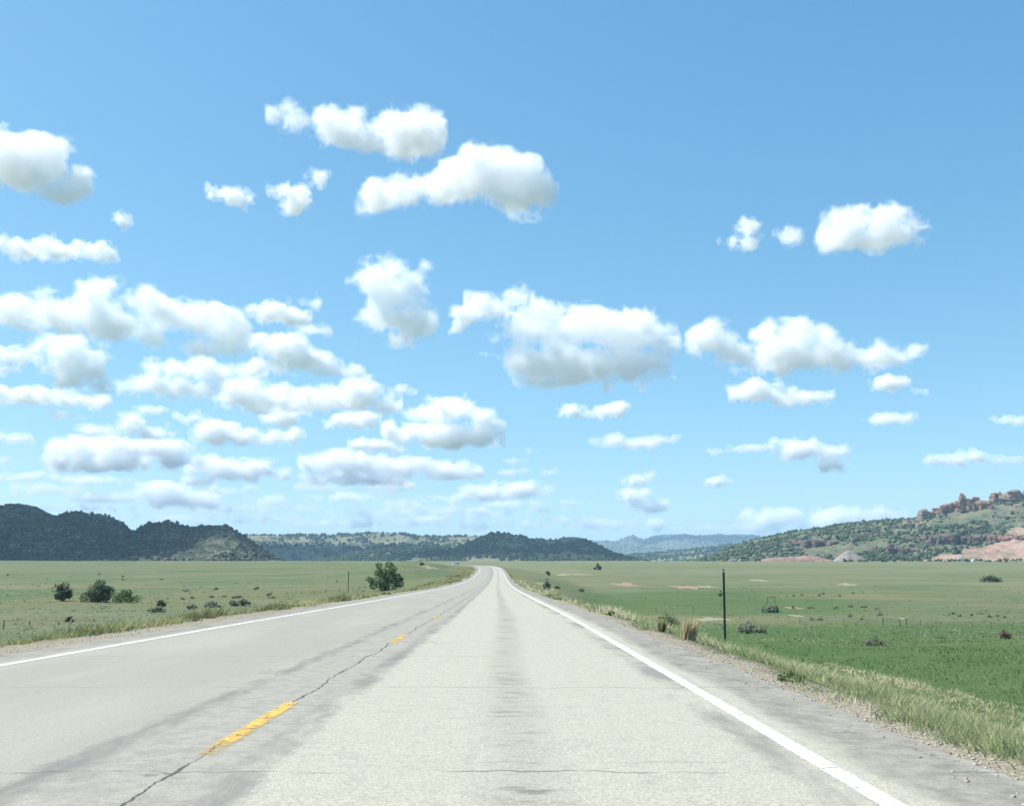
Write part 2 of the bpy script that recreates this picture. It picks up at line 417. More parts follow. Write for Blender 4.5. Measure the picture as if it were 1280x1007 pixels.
# ------------------------------------------------------------------ ground sheet (grid lines follow the road)
def build_ground():
    us = [-14000, -10000, -7000, -5000, -3500, -2500, -1800, -1300, -1000, -800]
    us += list(-np.geomspace(700, 12, 120)) + list(np.arange(-11.6, -6.4, .35)) + [-6.3, -5.9, -5.5, -5.0, -4.8, -2, 1, 4.4, 4.55, 4.9, 5.15]
    us += list(np.arange(5.4, 12.2, .3)) + list(np.geomspace(12.6, 900, 150)) + [1100, 1400, 1900, 2600, 3500, 5000, 7000, 10000, 14000]
    us = np.array(us, float)
    v1 = list(np.linspace(-80, 3, 25)) + list(np.arange(3.4, 40, .35)) + list(np.geomspace(40, 1200, 260)) + [1300, 1500, 1800, 2200, 2800, 3600, 5000, 7000, 9500, 12500]
    vs = np.array(v1, float)
    vs = np.concatenate([[-6000, -2000, -700, -250], vs])
    U, Vv = np.meshgrid(us, vs)
    Vc = np.clip(Vv, -80, 13000)
    X, Z = ground_uv(U, Vc)
    co = np.stack([X, Vv, Z], -1).reshape(-1, 3)
    n, k = U.shape
    idx = np.arange(n * k).reshape(n, k)
    Fc = np.stack([idx[:-1, :-1], idx[:-1, 1:], idx[1:, 1:], idx[1:, :-1]], -1).reshape(-1, 4)
    x, y, u = X.ravel(), Vc.ravel(), U.ravel()
    w = fbm(x / 60, y / 60, 21, 4)
    lush = sst(9.5, 14.5, u + 1.2 * fbm(x / 3, y / 4, 31, 3)) * (1 - sst(118, 150, y + 18 * w))
    lush = np.maximum(lush, .75 * sst(14, 24, u) * sst(165, 185, y + 10 * w) * (1 - sst(235, 300, y + 20 * w - .9 * (x - 20))) * (1 - sst(60, 95, x)))
    lush = np.maximum(lush, .45 * sst(-.1, .5, w) * (u > 10) * sst(150, 300, y) * (1 - sst(600, 800, y)))
    lush = np.maximum(lush, .30 * sst(.0, .6, fbm(x / 40 + 9, y / 70, 77, 3)) * (u < -10))
    # a paler two-wheel track across the right field
    ty = 262 + .12 * (x - 60)
    track = np.exp(-((y - ty) / 5.) ** 2) * sst(58, 75, x)
    verge = (1 - sst(3.5, 9.5, np.abs(u - 5.5))) + (1 - sst(2.5, 5.5, np.abs(u + 8.)))
    dry = np.clip(.95 * np.clip(verge, 0, 1) + .8 * track + .55 * sst(.15, .6, fbm(x / 35 + 3, y / 90, 41, 4)) * (y > 130), 0, 1)
    me = np_mesh('ground', co, Fc, mat_ground(), uv=np.stack([u, Vv.ravel()], -1), cols={'lush': lush * (1 - .8 * track), 'dry': dry, 'pale': .45 * (u > 10) * sst(220, 500, y) * (1 - .6 * lush)}, smooth=True)
    return tag(link('ground', me), kind='structure')

def strip(name, ul, ur, vs, dz, mat, parent=None, uvmode='road', rag=0, cols=2, seed=0):
    vs = np.asarray(vs, float)
    t = np.linspace(0, 1, cols)
    rl = rag * fbm(vs / .9, vs * 0, 61 + seed, 4); rr = rag * fbm(vs / .8, vs * 0, 71 + seed, 4)
    U = (ul + rl)[:, None] * (1 - t) + (ur + rr)[:, None] * t
    VV = np.repeat(vs[:, None], cols, 1)
    X = ROADX(VV) + U; Z = ROADZ(VV) + dz
    co = np.stack([X, VV, Z], -1).reshape(-1, 3)
    n, k = U.shape; idx = np.arange(n * k).reshape(n, k)
    Fc = np.stack([idx[:-1, :-1], idx[:-1, 1:], idx[1:, 1:], idx[1:, :-1]], -1).reshape(-1, 4)
    uv = np.stack([U.ravel(), VV.ravel()], -1) if uvmode == 'road' else np.stack([np.tile(t * 2 - 1, n), VV.ravel()], -1)
    return link(name, np_mesh(name, co, Fc, mat, uv=uv), parent)

build_ground()
VR = np.concatenate([np.linspace(-80, 2, 42), np.arange(2.25, 40, .25), np.geomspace(40, 900, 300)])
road = tag(strip('road', EL_, ER_, VR, 0, mat_road(), rag=.045, cols=2), kind='structure')
WHITE = mat_paint('white_paint', (.76, .76, .73), .10, rag=1.0)
lm = strip('edge_line', 3.78, 3.925, VR, .004, WHITE, road, 'stripe')
lm2 = strip('edge_line', -4.40, -4.26, VR, .004, WHITE, road, 'stripe')
YEL = mat_paint('yellow_paint', (.64, .40, .09), .025)
YELW = mat_paint('worn_yellow_paint', (.66, .45, .14), -.02)
for k in range(-2, 12):
    v0 = 6.5 + 10.6 * k
    o = strip('centre_dash', .02, .17, np.linspace(v0, v0 + 2.6, 12), .004, YEL if k < 3 else YELW, road, 'stripe')

# ------------------------------------------------------------------ hills
def hill(name, sky_pts, D0, D1, D2, mat, base_row=702.5, nx=220, nt=60, gul=.10, gs=70, seed=0, terr=None, bare=None, base_z=None, power=1.0, crest_n=1.2):
    """a range with its skyline at distance D1; front foot at D0, back foot at D2"""
    f = spline(sky_pts)
    x0, x1 = sky_pts[0][0], sky_pts[-1][0]
    pxs = np.linspace(x0, x1, nx)
    t = np.linspace(0, 1, nt)
    rows = f(pxs)
    tan_e = (math.sin(TH) + (503.5 - rows) / F * math.cos(TH)) / (math.cos(TH) - (503.5 - rows) / F * math.sin(TH))
    az = (pxs - 640) / F / (math.cos(TH) - (503.5 - rows) / F * math.sin(TH))
    zc = CAMZ + tan_e * D1
    tf = np.concatenate([t, 1 + np.linspace(0, 1, nt // 3)[1:]])
    Y = np.where(tf[None, :] <= 1, D0 + (D1 - D0) * tf[None, :], D1 + (D2 - D1) * (tf[None, :] - 1)) * np.ones((nx, 1))
    X = az[:, None] * Y
    zb = np.minimum(G(X, Y), 6) - 3
    s = np.clip(tf, 0, 1)[None, :]
    prof = (s * s * (3 - 2 * s)) ** power * .55 + s * .45
    if terr is not None:
        prof = terr(pxs[:, None], s, prof)
    back = np.clip(tf - 1, 0, 1)[None, :]
    H = zc[:, None] - zb
    z = zb + H * prof * (1 - back ** 1.3)
    # gullies and spurs running down the face
    w = s * (1 - s) * 4 * (back == 0)
    ridg = 1 - np.abs(vn(X / gs + .35 * vn(X / 200, Y / 200, seed + 9), Y / (gs * 4), seed)) * 2
    ridg2 = 1 - np.abs(vn(X / (gs * .38), Y / (gs * 1.3), seed + 3)) * 2
    z = z + H * gul * w * (ridg * .7 + ridg2 * .4) + H * .035 * np.minimum(1, w + .2) * fbm(X / (gs * .3), Y / (gs * .3), seed + 5, 4)
    z = z + crest_n * fbm(X / 14, Y / 14, seed + 13, 3) * (s > .3)
    co = np.stack([X, Y, z], -1).reshape(-1, 3)
    n, k = X.shape; idx = np.arange(n * k).reshape(n, k)
    Fc = np.stack([idx[:-1, :-1], idx[1:, :-1], idx[1:, 1:], idx[:-1, 1:]], -1).reshape(-1, 4)
    rock = np.zeros(X.shape); br = np.zeros(X.shape)
    if bare is not None: br = bare(pxs[:, None], s * np.ones_like(X), X, Y)
    me = np_mesh(name, co, Fc, mat, cols={'rock': rock.ravel(), 'bare': br.ravel()})
    o = tag(link('hill', me), kind='structure')
    return o, dict(X=X, Y=Y, Z=z, pxs=pxs, s=s * np.ones_like(X), br=br, back=back * np.ones_like(X))

TREEV = None
def tree_stuff(name, hd, n, size, colr, seed, keep=None, label=None):
    """a far juniper wood seen as one mass: low crowns joined in one object"""
    rng = np.random.default_rng(seed)
    X, Y, Z = hd['X'], hd['Y'], hd['Z']
    nx, nt = X.shape
    i = rng.random(n * 3) * (nx - 1.01); j = rng.random(n * 3) * (nt - 1.01)
    i0 = i.astype(int); j0 = j.astype(int)
    def L(A):
        a = A[i0, j0]; b = A[i0 + 1, j0]; c = A[i0, j0 + 1]; d = A[i0 + 1, j0 + 1]
        fi, fj = i - i0, j - j0
        return (a * (1 - fi) + b * fi) * (1 - fj) + (c * (1 - fi) + d * fi) * fj
    x, y, z, s = L(X), L(Y), L(Z), L(hd['s'])
    px = np.interp(i, np.arange(nx), hd['pxs'])
    k = np.ones(len(x))
    cl = fbm(x / 60, y / 90, seed + 2, 4)
    k = sst(-.5, .35, cl + .15)
    if keep is not None: k = k * keep(px, s, x, y)
    k = k * (L(hd['br']) < .4) * (L(hd['back']) < .35)
    ok = np.nonzero(rng.random(len(x)) < k)[0][:n]
    x, y, z = x[ok], y[ok], z[ok]; m = len(x)
    bm = bmesh.new(); bmesh.ops.create_icosphere(bm, subdivisions=1, radius=1)
    bv = np.array([v.co[:] for v in bm.verts]); bf = np.array([[v.index for v in f.verts] for f in bm.faces]); bm.free()
    if len(bf) > 20:
        sel = 80
    r = size * np.clip(rng.lognormal(-.12, .42, m), .35, 1.9) * .5
    jit = 1 + .42 * (rng.random((m, len(bv))) - .5) * 2
    V = bv[None] * jit[..., None] * r[:, None, None] * np.array([1, 1, .95])
    V = V + np.stack([x, y, z + r * .62], -1)[:, None]
    Fc = (bf[None] + (np.arange(m) * len(bv))[:, None, None]).reshape(-1, 3)
    t = .6 + .9 * rng.random(m)
    C = np.array(colr)[None] * t[:, None]
    C = np.repeat(C[:, None], len(bv), 1).reshape(-1, 3)
    me = np_mesh(name, V.reshape(-1, 3), Fc, LEAFFAR, cols={'col': C})
    return tag(link(name, me), label, None, None, 'stuff')

LEAFFAR = mat_attr('far_foliage', .95)
MH_dark = mat_hill('hill_dark', (.12, .115, .085), (.19, .17, .13), (.035, .05, .025), (.16, .145, .125), .8)
MH_mid = mat_hill('hill_mesa', (.15, .155, .085), (.21, .19, .12), (.05, .07, .035), (.2, .17, .14), .45)
MH_far = mat_hill('hill_far', (.14, .14, .09), (.2, .17, .12), (.04, .06, .035), (.22, .17, .14), .75, 2.5)
MH_right = mat_hill('hill_right', (.115, .13, .07), (.17, .15, .10), (.065, .09, .045), (.16, .115, .09), .55)

h_left, d_left = hill('hill_left', [(-260, 640), (-180, 628), (-100, 630), (-60, 636), (0, 634), (30, 631), (45, 634), (70, 644.5), (85, 641), (110, 643), (145, 650),
     (157, 657), (166, 664), (180, 657), (200, 655.5), (222, 657), (235, 661), (248, 658), (265, 657), (285, 659), (300, 668), (315, 678), (330, 690), (345, 699), (360, 705)],
     1080, 1420, 2000, MH_dark, nx=330, nt=56, gul=.15, gs=50, seed=4, crest_n=1.6)
h_mesa, d_mesa = hill('hill_mesa', [(60, 672), (180, 669), (260, 668), (320, 669), (400, 669.5), (450, 667.5), (500, 667), (520, 670), (570, 670.5), (600, 671), (650, 673), (690, 677), (720, 684), (750, 694), (770, 704)],
     2500, 3400, 4600, MH_mid, nx=300, nt=60, gul=.14, gs=130, seed=14, crest_n=2.5,
     terr=lambda px, s, p: np.clip(.42 * sst(0, .2, s) + .12 * s + .46 * sst(.5, 1, s), 0, 1))
h_front, d_front = hill('hill_front', [(380, 704), (430, 696), (470, 689), (510, 687), (540, 686), (570, 684), (590, 676), (605, 669), (620, 667), (640, 668.5), (665, 674), (690, 675), (703, 672.5), (720, 671.5), (735, 675), (750, 683), (765, 691), (785, 697.5), (812, 705)],
     1850, 2350, 3000, MH_mid, nx=260, nt=56, gul=.16, gs=75, seed=24, crest_n=1.6)
h_far, d_far = hill('hill_far', [(640, 679), (700, 675), (760, 675.5), (775, 674.5), (784, 671), (794, 670), (802, 674), (815, 670.5), (850, 669), (900, 668.3), (935, 668.5), (950, 671), (1000, 676), (1080, 682), (1200, 688)],
     6500, 8600, 10500, MH_far, nx=160, nt=40, gul=.16, gs=420, seed=34, crest_n=3)
h_low, d_low = hill('hill_low', [(690, 703), (740, 698), (790, 693.5), (830, 690), (870, 686), (910, 681), (960, 678), (1020, 676), (1100, 680)],
     2900, 4200, 5200, MH_mid, nx=140, nt=36, gul=.14, gs=200, seed=44, crest_n=2)

def terr_r(px, s, p):
    c1 = np.interp(px, [900, 990, 1010, 1062, 1125, 1170], [.30, .36, .40, .50, .62, .75])
    c2 = np.interp(px, [1040, 1100, 1140, 1190, 1235, 1300], [.12, .15, .25, .34, .45, .6])
    m1 = sst(965, 1010, px) * (1 - sst(1125, 1160, px)); m2 = sst(1085, 1110, px) * (1 - sst(1235, 1262, px))
    wob = .02 * vn(px / 9, px * 0, 5)
    return p + .075 * m1 * (sst(c1 + wob, c1 + wob + .02, s) - sst(c1 + wob + .02, 1, s)) + .085 * m2 * (sst(c2 - wob, c2 - wob + .02, s) - sst(c2 - wob + .02, 1, s))
def bare_r(px, s, X, Y):
    top = np.interp(px, [1080, 1110, 1150, 1190, 1225, 1250, 1280, 1400], [.0, .05, .10, .17, .28, .36, .42, .5])
    n = fbm(X / 25, Y / 35, 91, 4)
    return (1 - sst(top - .03, top + .03, s + .03 * n)) * sst(.006, .02, s) * (px > 1090) * (1 - .5 * sst(.1, .5, n))
h_right, d_right = hill('hill_right', [(855, 705), (880, 698), (900, 690), (920, 682), (935, 677.5), (950, 674), (990, 666), (1030, 660), (1060, 655.5), (1080, 653), (1110, 651.5), (1135, 651), (1152, 647), (1170, 642), (1200, 637), (1215, 632), (1235, 628), (1260, 622), (1280, 618), (1330, 611), (1420, 600), (1560, 590)],
     1150, 1850, 2600, MH_right, nx=380, nt=110, gul=.05, gs=80, seed=54, crest_n=1.4, terr=terr_r, bare=bare_r, power=1.1)

tree_stuff('juniper_wood', d_left, 4600, 3.2, (.055, .062, .043), 1, label='dark juniper scrub covering the shaded hills on the left')
tree_stuff('juniper_wood', d_mesa, 6500, 6.2, (.034, .055, .026), 2, keep=lambda px, s, x, y: np.where((s > .22) & (s < .52), .12, 1.), label='juniper trees dotting the long flat mesa behind the plain')
tree_stuff('juniper_wood', d_front, 6500, 4.6, (.034, .055, .024), 3, keep=lambda px, s, x, y: np.where(s < .5, 1, .55), label='juniper trees on the rounded hill at the end of the road')
tree_stuff('juniper_wood', d_low, 3500, 7, (.034, .055, .026), 5, label='woodland on the low green rise below the blue ridge')
tree_stuff('juniper_wood', d_far, 4000, 10, (.03, .05, .03), 6, label='woodland on the far blue ridge')
tree_stuff('juniper_wood', d_right, 8500, 3.6, (.06, .085, .045), 4, label='junipers scattered over the red rocked hillside on the right')

# ------------------------------------------------------------------ plants
LEAF = mat_attr('foliage', .85, .25, .1, .35)
BARK = simple('bark', (.10, .08, .06), .35, 30, .95)
GRASS = mat_attr('grass', .8, .5, .1, .55)

def crown_mesh(name, w, h, depth, n, leaf, cols, seed, lobes=9, ground=.0, sparse=0., tall=1., shape=None):
    rng = np.random.default_rng(seed)
    th = rng.random(lobes) * 6.283; rr = np.sqrt(rng.random(lobes)) * .78
    lc = np.stack([np.cos(th) * rr * w / 2, np.sin(th) * rr * depth / 2, h * (ground + (1 - ground) * (.13 + .62 * rng.random(lobes) * (1.15 - rr)))], -1)
    lr = (.16 + .30 * rng.random(lobes) ** 1.5) * min(w, h * 1.35) * .5 * 1.3
    lc[0] = (0, 0, h * (.5 + ground * .3)); lr[0] = min(w, h) * .30
    if shape:
        lobes = len(shape); lc = np.array([(x * w, rng.uniform(-.12, .12) * w, z * h) for x, z, q in shape]); lr = np.array([q * w for x, z, q in shape])
    k = rng.integers(0, lobes, n) if not shape else rng.choice(lobes, n, p=lr ** 2 / (lr ** 2).sum())
    d = rng.normal(size=(n, 3)); d /= np.linalg.norm(d, axis=1)[:, None]
    rad = lr[k] * (.55 + .5 * rng.random(n) ** .6)
    p = lc[k] + d * rad[:, None] * np.array([1, 1, .9 * tall])
    keep = (p[:, 2] > h * ground * .5) & (p[:, 2] < h * 1.02) & (rng.random(n) > sparse)
    p = p[keep]; d = d[keep]; k = k[keep]; n = len(p)
    nrm = d + rng.normal(size=(n, 3)) * .7; nrm /= np.linalg.norm(nrm, axis=1)[:, None]
    a = np.cross(nrm, rng.normal(size=(n, 3))); a /= np.linalg.norm(a, axis=1)[:, None]; b = np.cross(nrm, a)
    s = leaf * (.6 + .8 * rng.random(n))[:, None]
    V = np.stack([p - a * s * .5, p + b * s * .33, p + a * s * .5, p - b * s * .33], 1).reshape(-1, 3)
    Fc = np.arange(4 * n).reshape(n, 4)
    cols = np.array(cols); t = rng.random(n)[:, None]
    lobet = np.random.default_rng(seed + 5).random(lobes)[k][:, None]
    C = cols[0] * (1 - lobet) + cols[1] * lobet
    C = C * (.75 + .5 * t)
    return np_mesh(name, V, Fc, LEAF, cols={'col': np.repeat(C, 4, 0)})

def stems_mesh(name, w, h, k, seed, r=.03, mat=None):
    rnd = random.Random(seed); bm = bmesh.new()
    for i in range(k):
        a = rnd.random() * 6.28; L = h * rnd.uniform(.5, .85); o = w * rnd.uniform(.12, .34)
        pts = [Vector((0, 0, -.1)), Vector((math.cos(a) * o * .35, math.sin(a) * o * .35, L * .4)), Vector((math.cos(a) * o, math.sin(a) * o, L))]
        prev = None
        for j, p in enumerate(pts):
            rr = r * (1 - .4 * j)
            ring = [bm.verts.new(p + Vector((math.cos(q) * rr, math.sin(q) * rr, 0))) for q in (0, 1.57, 3.14, 4.71)]
            if prev:
                for q in range(4): bm.faces.new((prev[q], prev[(q + 1) % 4], ring[(q + 1) % 4], ring[q]))
            prev = ring
    me = bpy.data.meshes.new(name); bm.to_mesh(me); bm.free(); me.materials.append(mat or BARK)
    return me

KINDS = {  # leaf colour pair, leaf size factor, sparse
    'juniper': ((.06, .085, .045), (.095, .125, .065)),
    'olive': ((.07, .10, .05), (.11, .14, .07)),
    'leafy': ((.085, .13, .05), (.14, .20, .08)),
    'bright': ((.10, .16, .05), (.14, .20, .07)),
    'sage': ((.15, .18, .12), (.22, .25, .175)),
    'dry': ((.16, .15, .11), (.24, .22, .17)),
    'brown': ((.12, .09, .065), (.17, .14, .10)),
    'weed': ((.13, .18, .07), (.22, .25, .12)),
    'blond': ((.34, .29, .16), (.42, .36, .22)),
}
def plant(name, cat, label, px, py, wpx, hpx, kind, seed, group=None, n=None, stems=4, part='foliage', tall=1., sparse=0., ground=0., shape=None):
    p = on_ground(px, py); D = p.y / math.cos(TH) * math.cos(TH)
    m = p.y / F * 1.02
    w, h = wpx * m, hpx * m
    t = empty(name, p, random.random() * 0)
    tag(t, label, cat, group)
    area = wpx * hpx
    n = n or int(min(5200, max(160, area * 4.2)))
    leaf = max(.035, 1.9 * m) if area > 300 else max(.05, 1.5 * m)
    link(part, crown_mesh(part, w, h, w * .85, n, leaf, KINDS[kind], seed, lobes=8 if area < 150 else 20, ground=ground, tall=tall, sparse=sparse, shape=shape), t)
    link('stem', stems_mesh('stem', w, h, stems, seed, r=max(.015, h * .018)), t)
    return t

plant('roadside_bush', 'bush', 'leafy green bush standing alone at the left road edge', 481, 738, 46, 36, 'leafy', 101, n=4200, stems=9, sparse=.05, shape=[(-.44, .40, .07), (-.36, .34, .09), (-.30, .16, .11), (-.15, .82, .10), (-.20, .60, .11), (-.06, .58, .15), (-.10, .30, .19), (.10, .84, .12), (.20, .70, .13), (.12, .45, .19), (.30, .42, .14), (.38, .24, .13), (.18, .16, .17), (-.02, .12, .15), (.44, .38, .06)])
plant('juniper_bush', 'bush', 'small round dark juniper, leftmost of the three bushes in the left meadow', 78, 751, 26, 25, 'juniper', 102, 'three bushes in the left meadow')
plant('juniper_bush', 'bush', 'wide dark domed juniper between the small round one and the bright shrub', 122, 752, 42, 28, 'olive', 103, 'three bushes in the left meadow')
plant('meadow_shrub', 'bush', 'bright green low shrub touching the wide dark juniper on its right side', 157, 753, 36, 17, 'bright', 104, 'three bushes in the left meadow')
plant('sagebrush', 'shrub', 'small grey sagebrush just above the left road verge, with a taller tip', 202, 758, 14, 11, 'juniper', 105)
plant('sagebrush', 'shrub', 'low grey green sagebrush nearest the left verge, below the three bushes', 195, 765, 24, 9, 'sage', 106)
plant('dry_shrub', 'shrub', 'brownish twiggy shrub low in the grass at the far left verge', 86, 777, 13, 8, 'brown', 107)
plant('sagebrush', 'shrub', 'long grey sagebrush by the left verge, rightmost of the verge row', 300, 757, 32, 11, 'sage', 108)
plant('sagebrush', 'shrub', 'grey sagebrush left of the long one at the left verge', 266, 759, 24, 9, 'sage', 109)
plant('sagebrush', 'shrub', 'faint grey sagebrush at the left end of the verge row of sagebrush', 240, 761, 18, 7, 'sage', 110)
plant('small_juniper', 'tree', 'tiny dark juniper on top of the grassy knoll left of the road', 527, 707.5, 7, 6.5, 'juniper', 111)
plant('small_juniper', 'tree', 'small round juniper standing on the skyline slope of the right field', 747, 712, 9, 9, 'juniper', 112)
plant('small_juniper', 'tree', 'thin dark little tree right of the road beside the far verge', 685, 719, 6, 8, 'juniper', 113)
plant('dry_shrub', 'shrub', 'grey twiggy shrub standing below the thin little tree on the far right verge', 683, 736, 11, 16, 'dry', 114, sparse=.3)
plant('sagebrush', 'shrub', 'small dark sagebrush right of the grey twiggy shrub by the far verge', 697, 736, 10, 5, 'olive', 115)
plant('sagebrush', 'shrub', 'flat sage clump alone in the green field right of the far verge', 727, 739, 10, 5, 'sage', 116)
plant('small_juniper', 'tree', 'small dark juniper behind the reflector post, in front of the pale track', 901, 745, 7, 8, 'juniper', 117)
plant('sagebrush', 'shrub', 'large round grey green sagebrush in the lush grass right of the reflector post', 941, 791, 38, 17, 'sage', 118, n=1800)
plant('sagebrush', 'shrub', 'pale sage clump behind the large round one, below the fence brace', 962, 765, 26, 12, 'sage', 119)
plant('dry_shrub', 'shrub', 'pale grey dry shrub lying flat in the lush green meadow', 1097, 807, 42, 12, 'dry', 120, n=900, sparse=.2)
plant('dry_shrub', 'shrub', 'round brown shrub in the lush meadow close to the right frame edge', 1257, 798, 15, 13, 'brown', 121)
plant('juniper_bush', 'bush', 'flat topped dark juniper alone in the upper right field', 1238, 727, 29, 10, 'juniper', 122)
plant('weed_clump', 'weeds', 'tall green weed clump on the right verge, left of the straw tuft', 833, 783, 26, 22, 'weed', 123, n=1500)
plant('weed_clump', 'weeds', 'low dark tuft on the gravel edge, first of two up the right verge', 765, 769, 15, 7, 'olive', 124)
plant('weed_clump', 'weeds', 'low dark tuft on the gravel edge, farther of two up the right verge', 752, 766.5, 12, 6, 'olive', 125)
plant('weed_clump', 'weeds', 'bushy green weed hanging over the gravel right below the reflector post', 987, 851, 34, 14, 'weed', 126, n=1500)
rs = random.Random(5)
for i in range(11):
    plant('sagebrush', 'shrub', 'small grey sagebrush in the cluster behind the fence on the right', rs.uniform(990, 1108), rs.uniform(756, 776), rs.uniform(5, 11), rs.uniform(3, 5), 'sage', 200 + i, 'sagebrush cluster behind the right fence', n=130)
for i in range(7):
    plant('sagebrush', 'shrub', 'low sagebrush in the thin row above the fence at the far right', 1192 + i * 11 + rs.uniform(-3, 3), rs.uniform(767, 772), rs.uniform(7, 13), rs.uniform(2.5, 4), 'sage', 230 + i, 'sagebrush row at the far right', n=120)
for i in range(6):
    plant('sagebrush', 'shrub', 'dark dot of sagebrush along the pale track across the right field', 985 + i * 17 + rs.uniform(-9, 9), rs.uniform(741, 745), rs.uniform(4, 8), rs.uniform(1.8, 2.8), 'sage', 250 + i, 'sagebrush along the pale track', n=110)
for i in range(14):
    plant('sagebrush', 'shrub', 'small grey sagebrush scattered in the left meadow beyond the verge', rs.uniform(222, 340), rs.uniform(735, 750), rs.uniform(5, 12), rs.uniform(2.5, 4.5), 'sage', 270 + i, 'sagebrush scattered in the left meadow', n=120)
for i in range(7):
    plant('sagebrush', 'shrub', 'dark shrub dot on the open grass of the far left meadow', rs.uniform(5, 430), rs.uniform(708, 728), rs.uniform(3, 7), rs.uniform(1.2, 2), 'sage', 300 + i, 'shrub dots on the far left meadow', n=80)
for i in range(26):
    x = 1058 + i * 8.6 + rs.uniform(-4, 4)
    plant('hill_foot_shrub', 'bush', 'dark green shrub in the line along the foot of the right hill', x, 701.3 + rs.uniform(-.4, .8), rs.uniform(6, 14), rs.uniform(2.5, 6), rs.choice(('juniper', 'olive', 'leafy')), 330 + i, 'shrubs along the foot of the right hill', n=150)

def blades(name, label, regions, seed, kind='stuff'):
    """regions: (u0,u1,v0,v1,tufts,blades per tuft,height,spread,palette,edge) -> one grass object"""
    rng = np.random.default_rng(seed); VV = []; CC = []
    for (u0, u1, v0, v1, nt, nb, h, sp, pal, pw) in regions:
        v = v0 * (v1 / v0) ** (rng.random(nt) ** pw)
        u = u0 + (u1 - u0) * rng.random(nt)
        if abs(u1) > 40: u = u0 + (np.minimum(abs(u1), 2 + .62 * v) * np.sign(u1)) * rng.random(nt) ** .8
        x = ROADX(v) + u
        dens = fbm(x / 1.3, v / 2.2, seed, 3) + .9 * sst(0, 1.6, np.where(u > 0, u - (ER_ + .25), -u - (-EL_ + 1.1))) - .15
        ok = dens > -.1 + .35 * rng.random(nt)
        if abs(u1) > 40: ok &= rng.random(nt) < (1 - sst(.12 * v1, .95 * v1, v))
        u, v, x = u[ok], v[ok], x[ok]; n = len(u)
        hh = h * (.55 + .9 * rng.random(n)) * (1 + .6 * np.clip(fbm(x / 4, v / 6, seed + 4, 2), -.6, 1))
        pal_ = np.array(pal); pc = np.clip(.5 + .55 * fbm(x / 2.2, v / 3.5, seed + 7, 3) + .3 * (rng.random(n) - .5), 0, .999)
        q = pc * (len(pal_) - 1); i0 = q.astype(int); fr = (q - i0)[:, None]
        c = pal_[i0] * (1 - fr) + pal_[np.minimum(i0 + 1, len(pal_) - 1)] * fr
        U = np.repeat(u, nb) + rng.normal(size=n * nb) * sp * .4; Vn = np.repeat(v, nb) + rng.normal(size=n * nb) * sp * .4
        H = np.repeat(hh, nb) * (.5 + .7 * rng.random(n * nb)); X, Z = ground_uv(U, Vn)
        a = rng.random(n * nb) * 6.283; lean = H * (.35 + 1.1 * rng.random(n * nb))
        wd = np.maximum(.006, Vn * .00075) * (.6 + .9 * rng.random(n * nb))
        ba = rng.random(n * nb) * 3.14
        bx, by = np.cos(ba) * wd, np.sin(ba) * wd * .6
        tip = np.stack([X + np.cos(a) * lean, Vn + np.sin(a) * lean, Z + H], -1)
        VV.append(np.stack([np.stack([X - bx, Vn - by, Z - .02], -1), np.stack([X + bx, Vn + by, Z - .02], -1), tip], 1).reshape(-1, 3))
        cc = np.minimum(.8, np.repeat(c, nb, 0) * 1.75) * (.7 + .6 * rng.random(n * nb))[:, None]
        CC.append(np.repeat(cc, 3, 0))
    V = np.concatenate(VV); C = np.concatenate(CC)
    me = np_mesh(name, V, np.arange(len(V)).reshape(-1, 3), GRASS, cols={'col': C})
    return tag(link(name, me), label, None, None, 'stuff')

VERGE = [(.12, .15, .07), (.20, .21, .11), (.14, .18, .08), (.30, .28, .17), (.38, .34, .22), (.26, .25, .15)]
TUFT = [(.07, .10, .05), (.13, .16, .08), (.17, .18, .11), (.10, .13, .07)]
STRAW = [(.20, .22, .11), (.30, .28, .17), (.36, .33, .21), (.16, .20, .09), (.28, .27, .16)]
LVERGE = [(.09, .09, .045), (.11, .13, .055), (.20, .20, .09), (.24, .20, .12), (.15, .18, .07), (.27, .25, .14)]
LUSH = [(.085, .13, .05), (.10, .145, .058), (.125, .165, .075)]
SAGE = [(.135, .175, .09), (.155, .185, .11), (.19, .19, .125)]
blades('verge_grass', 'mixed green and straw grass along the right verge', [
    (ER_ + .25, ER_ + 4.5, 3.6, 24, 4800, 15, .13, .16, VERGE, .9), (ER_ + 3, ER_ + 10, 6, 40, 4200, 11, .13, .22, STRAW, .9), (ER_ + .3, ER_ + 6.5, 20, 70, 4400, 12, .15, .25, VERGE, 1), (ER_ + .4, ER_ + 9, 60, 260, 3000, 8, .2, .5, VERGE, 1)], 3)
blades('verge_grass', 'olive and brown grass along the left verge', [
    (EL_ - 1.0, EL_ - 4.5, 8, 40, 4200, 14, .16, .2, LVERGE, 1), (EL_ - .9, EL_ - 5, 36, 130, 4500, 10, .2, .35, LVERGE, 1), (EL_ - .7, EL_ - 8, 120, 420, 2600, 7, .22, .6, LVERGE, 1)], 4)
blades('meadow_grass', 'lush short green grass of the right meadow', [
    (ER_ + 4, 100, 10, 125, 15000, 6, .08, .3, LUSH, .8), (ER_ + 12, 320, 60, 420, 5000, 5, .15, .6, TUFT, .85)], 5)
blades('meadow_grass', 'sage green grass of the left meadow', [
    (EL_ - 4, -100, 18, 130, 8000, 5, .09, .3, SAGE, .8), (EL_ - 10, -320, 50, 420, 5000, 5, .15, .6, TUFT, .85)], 6)

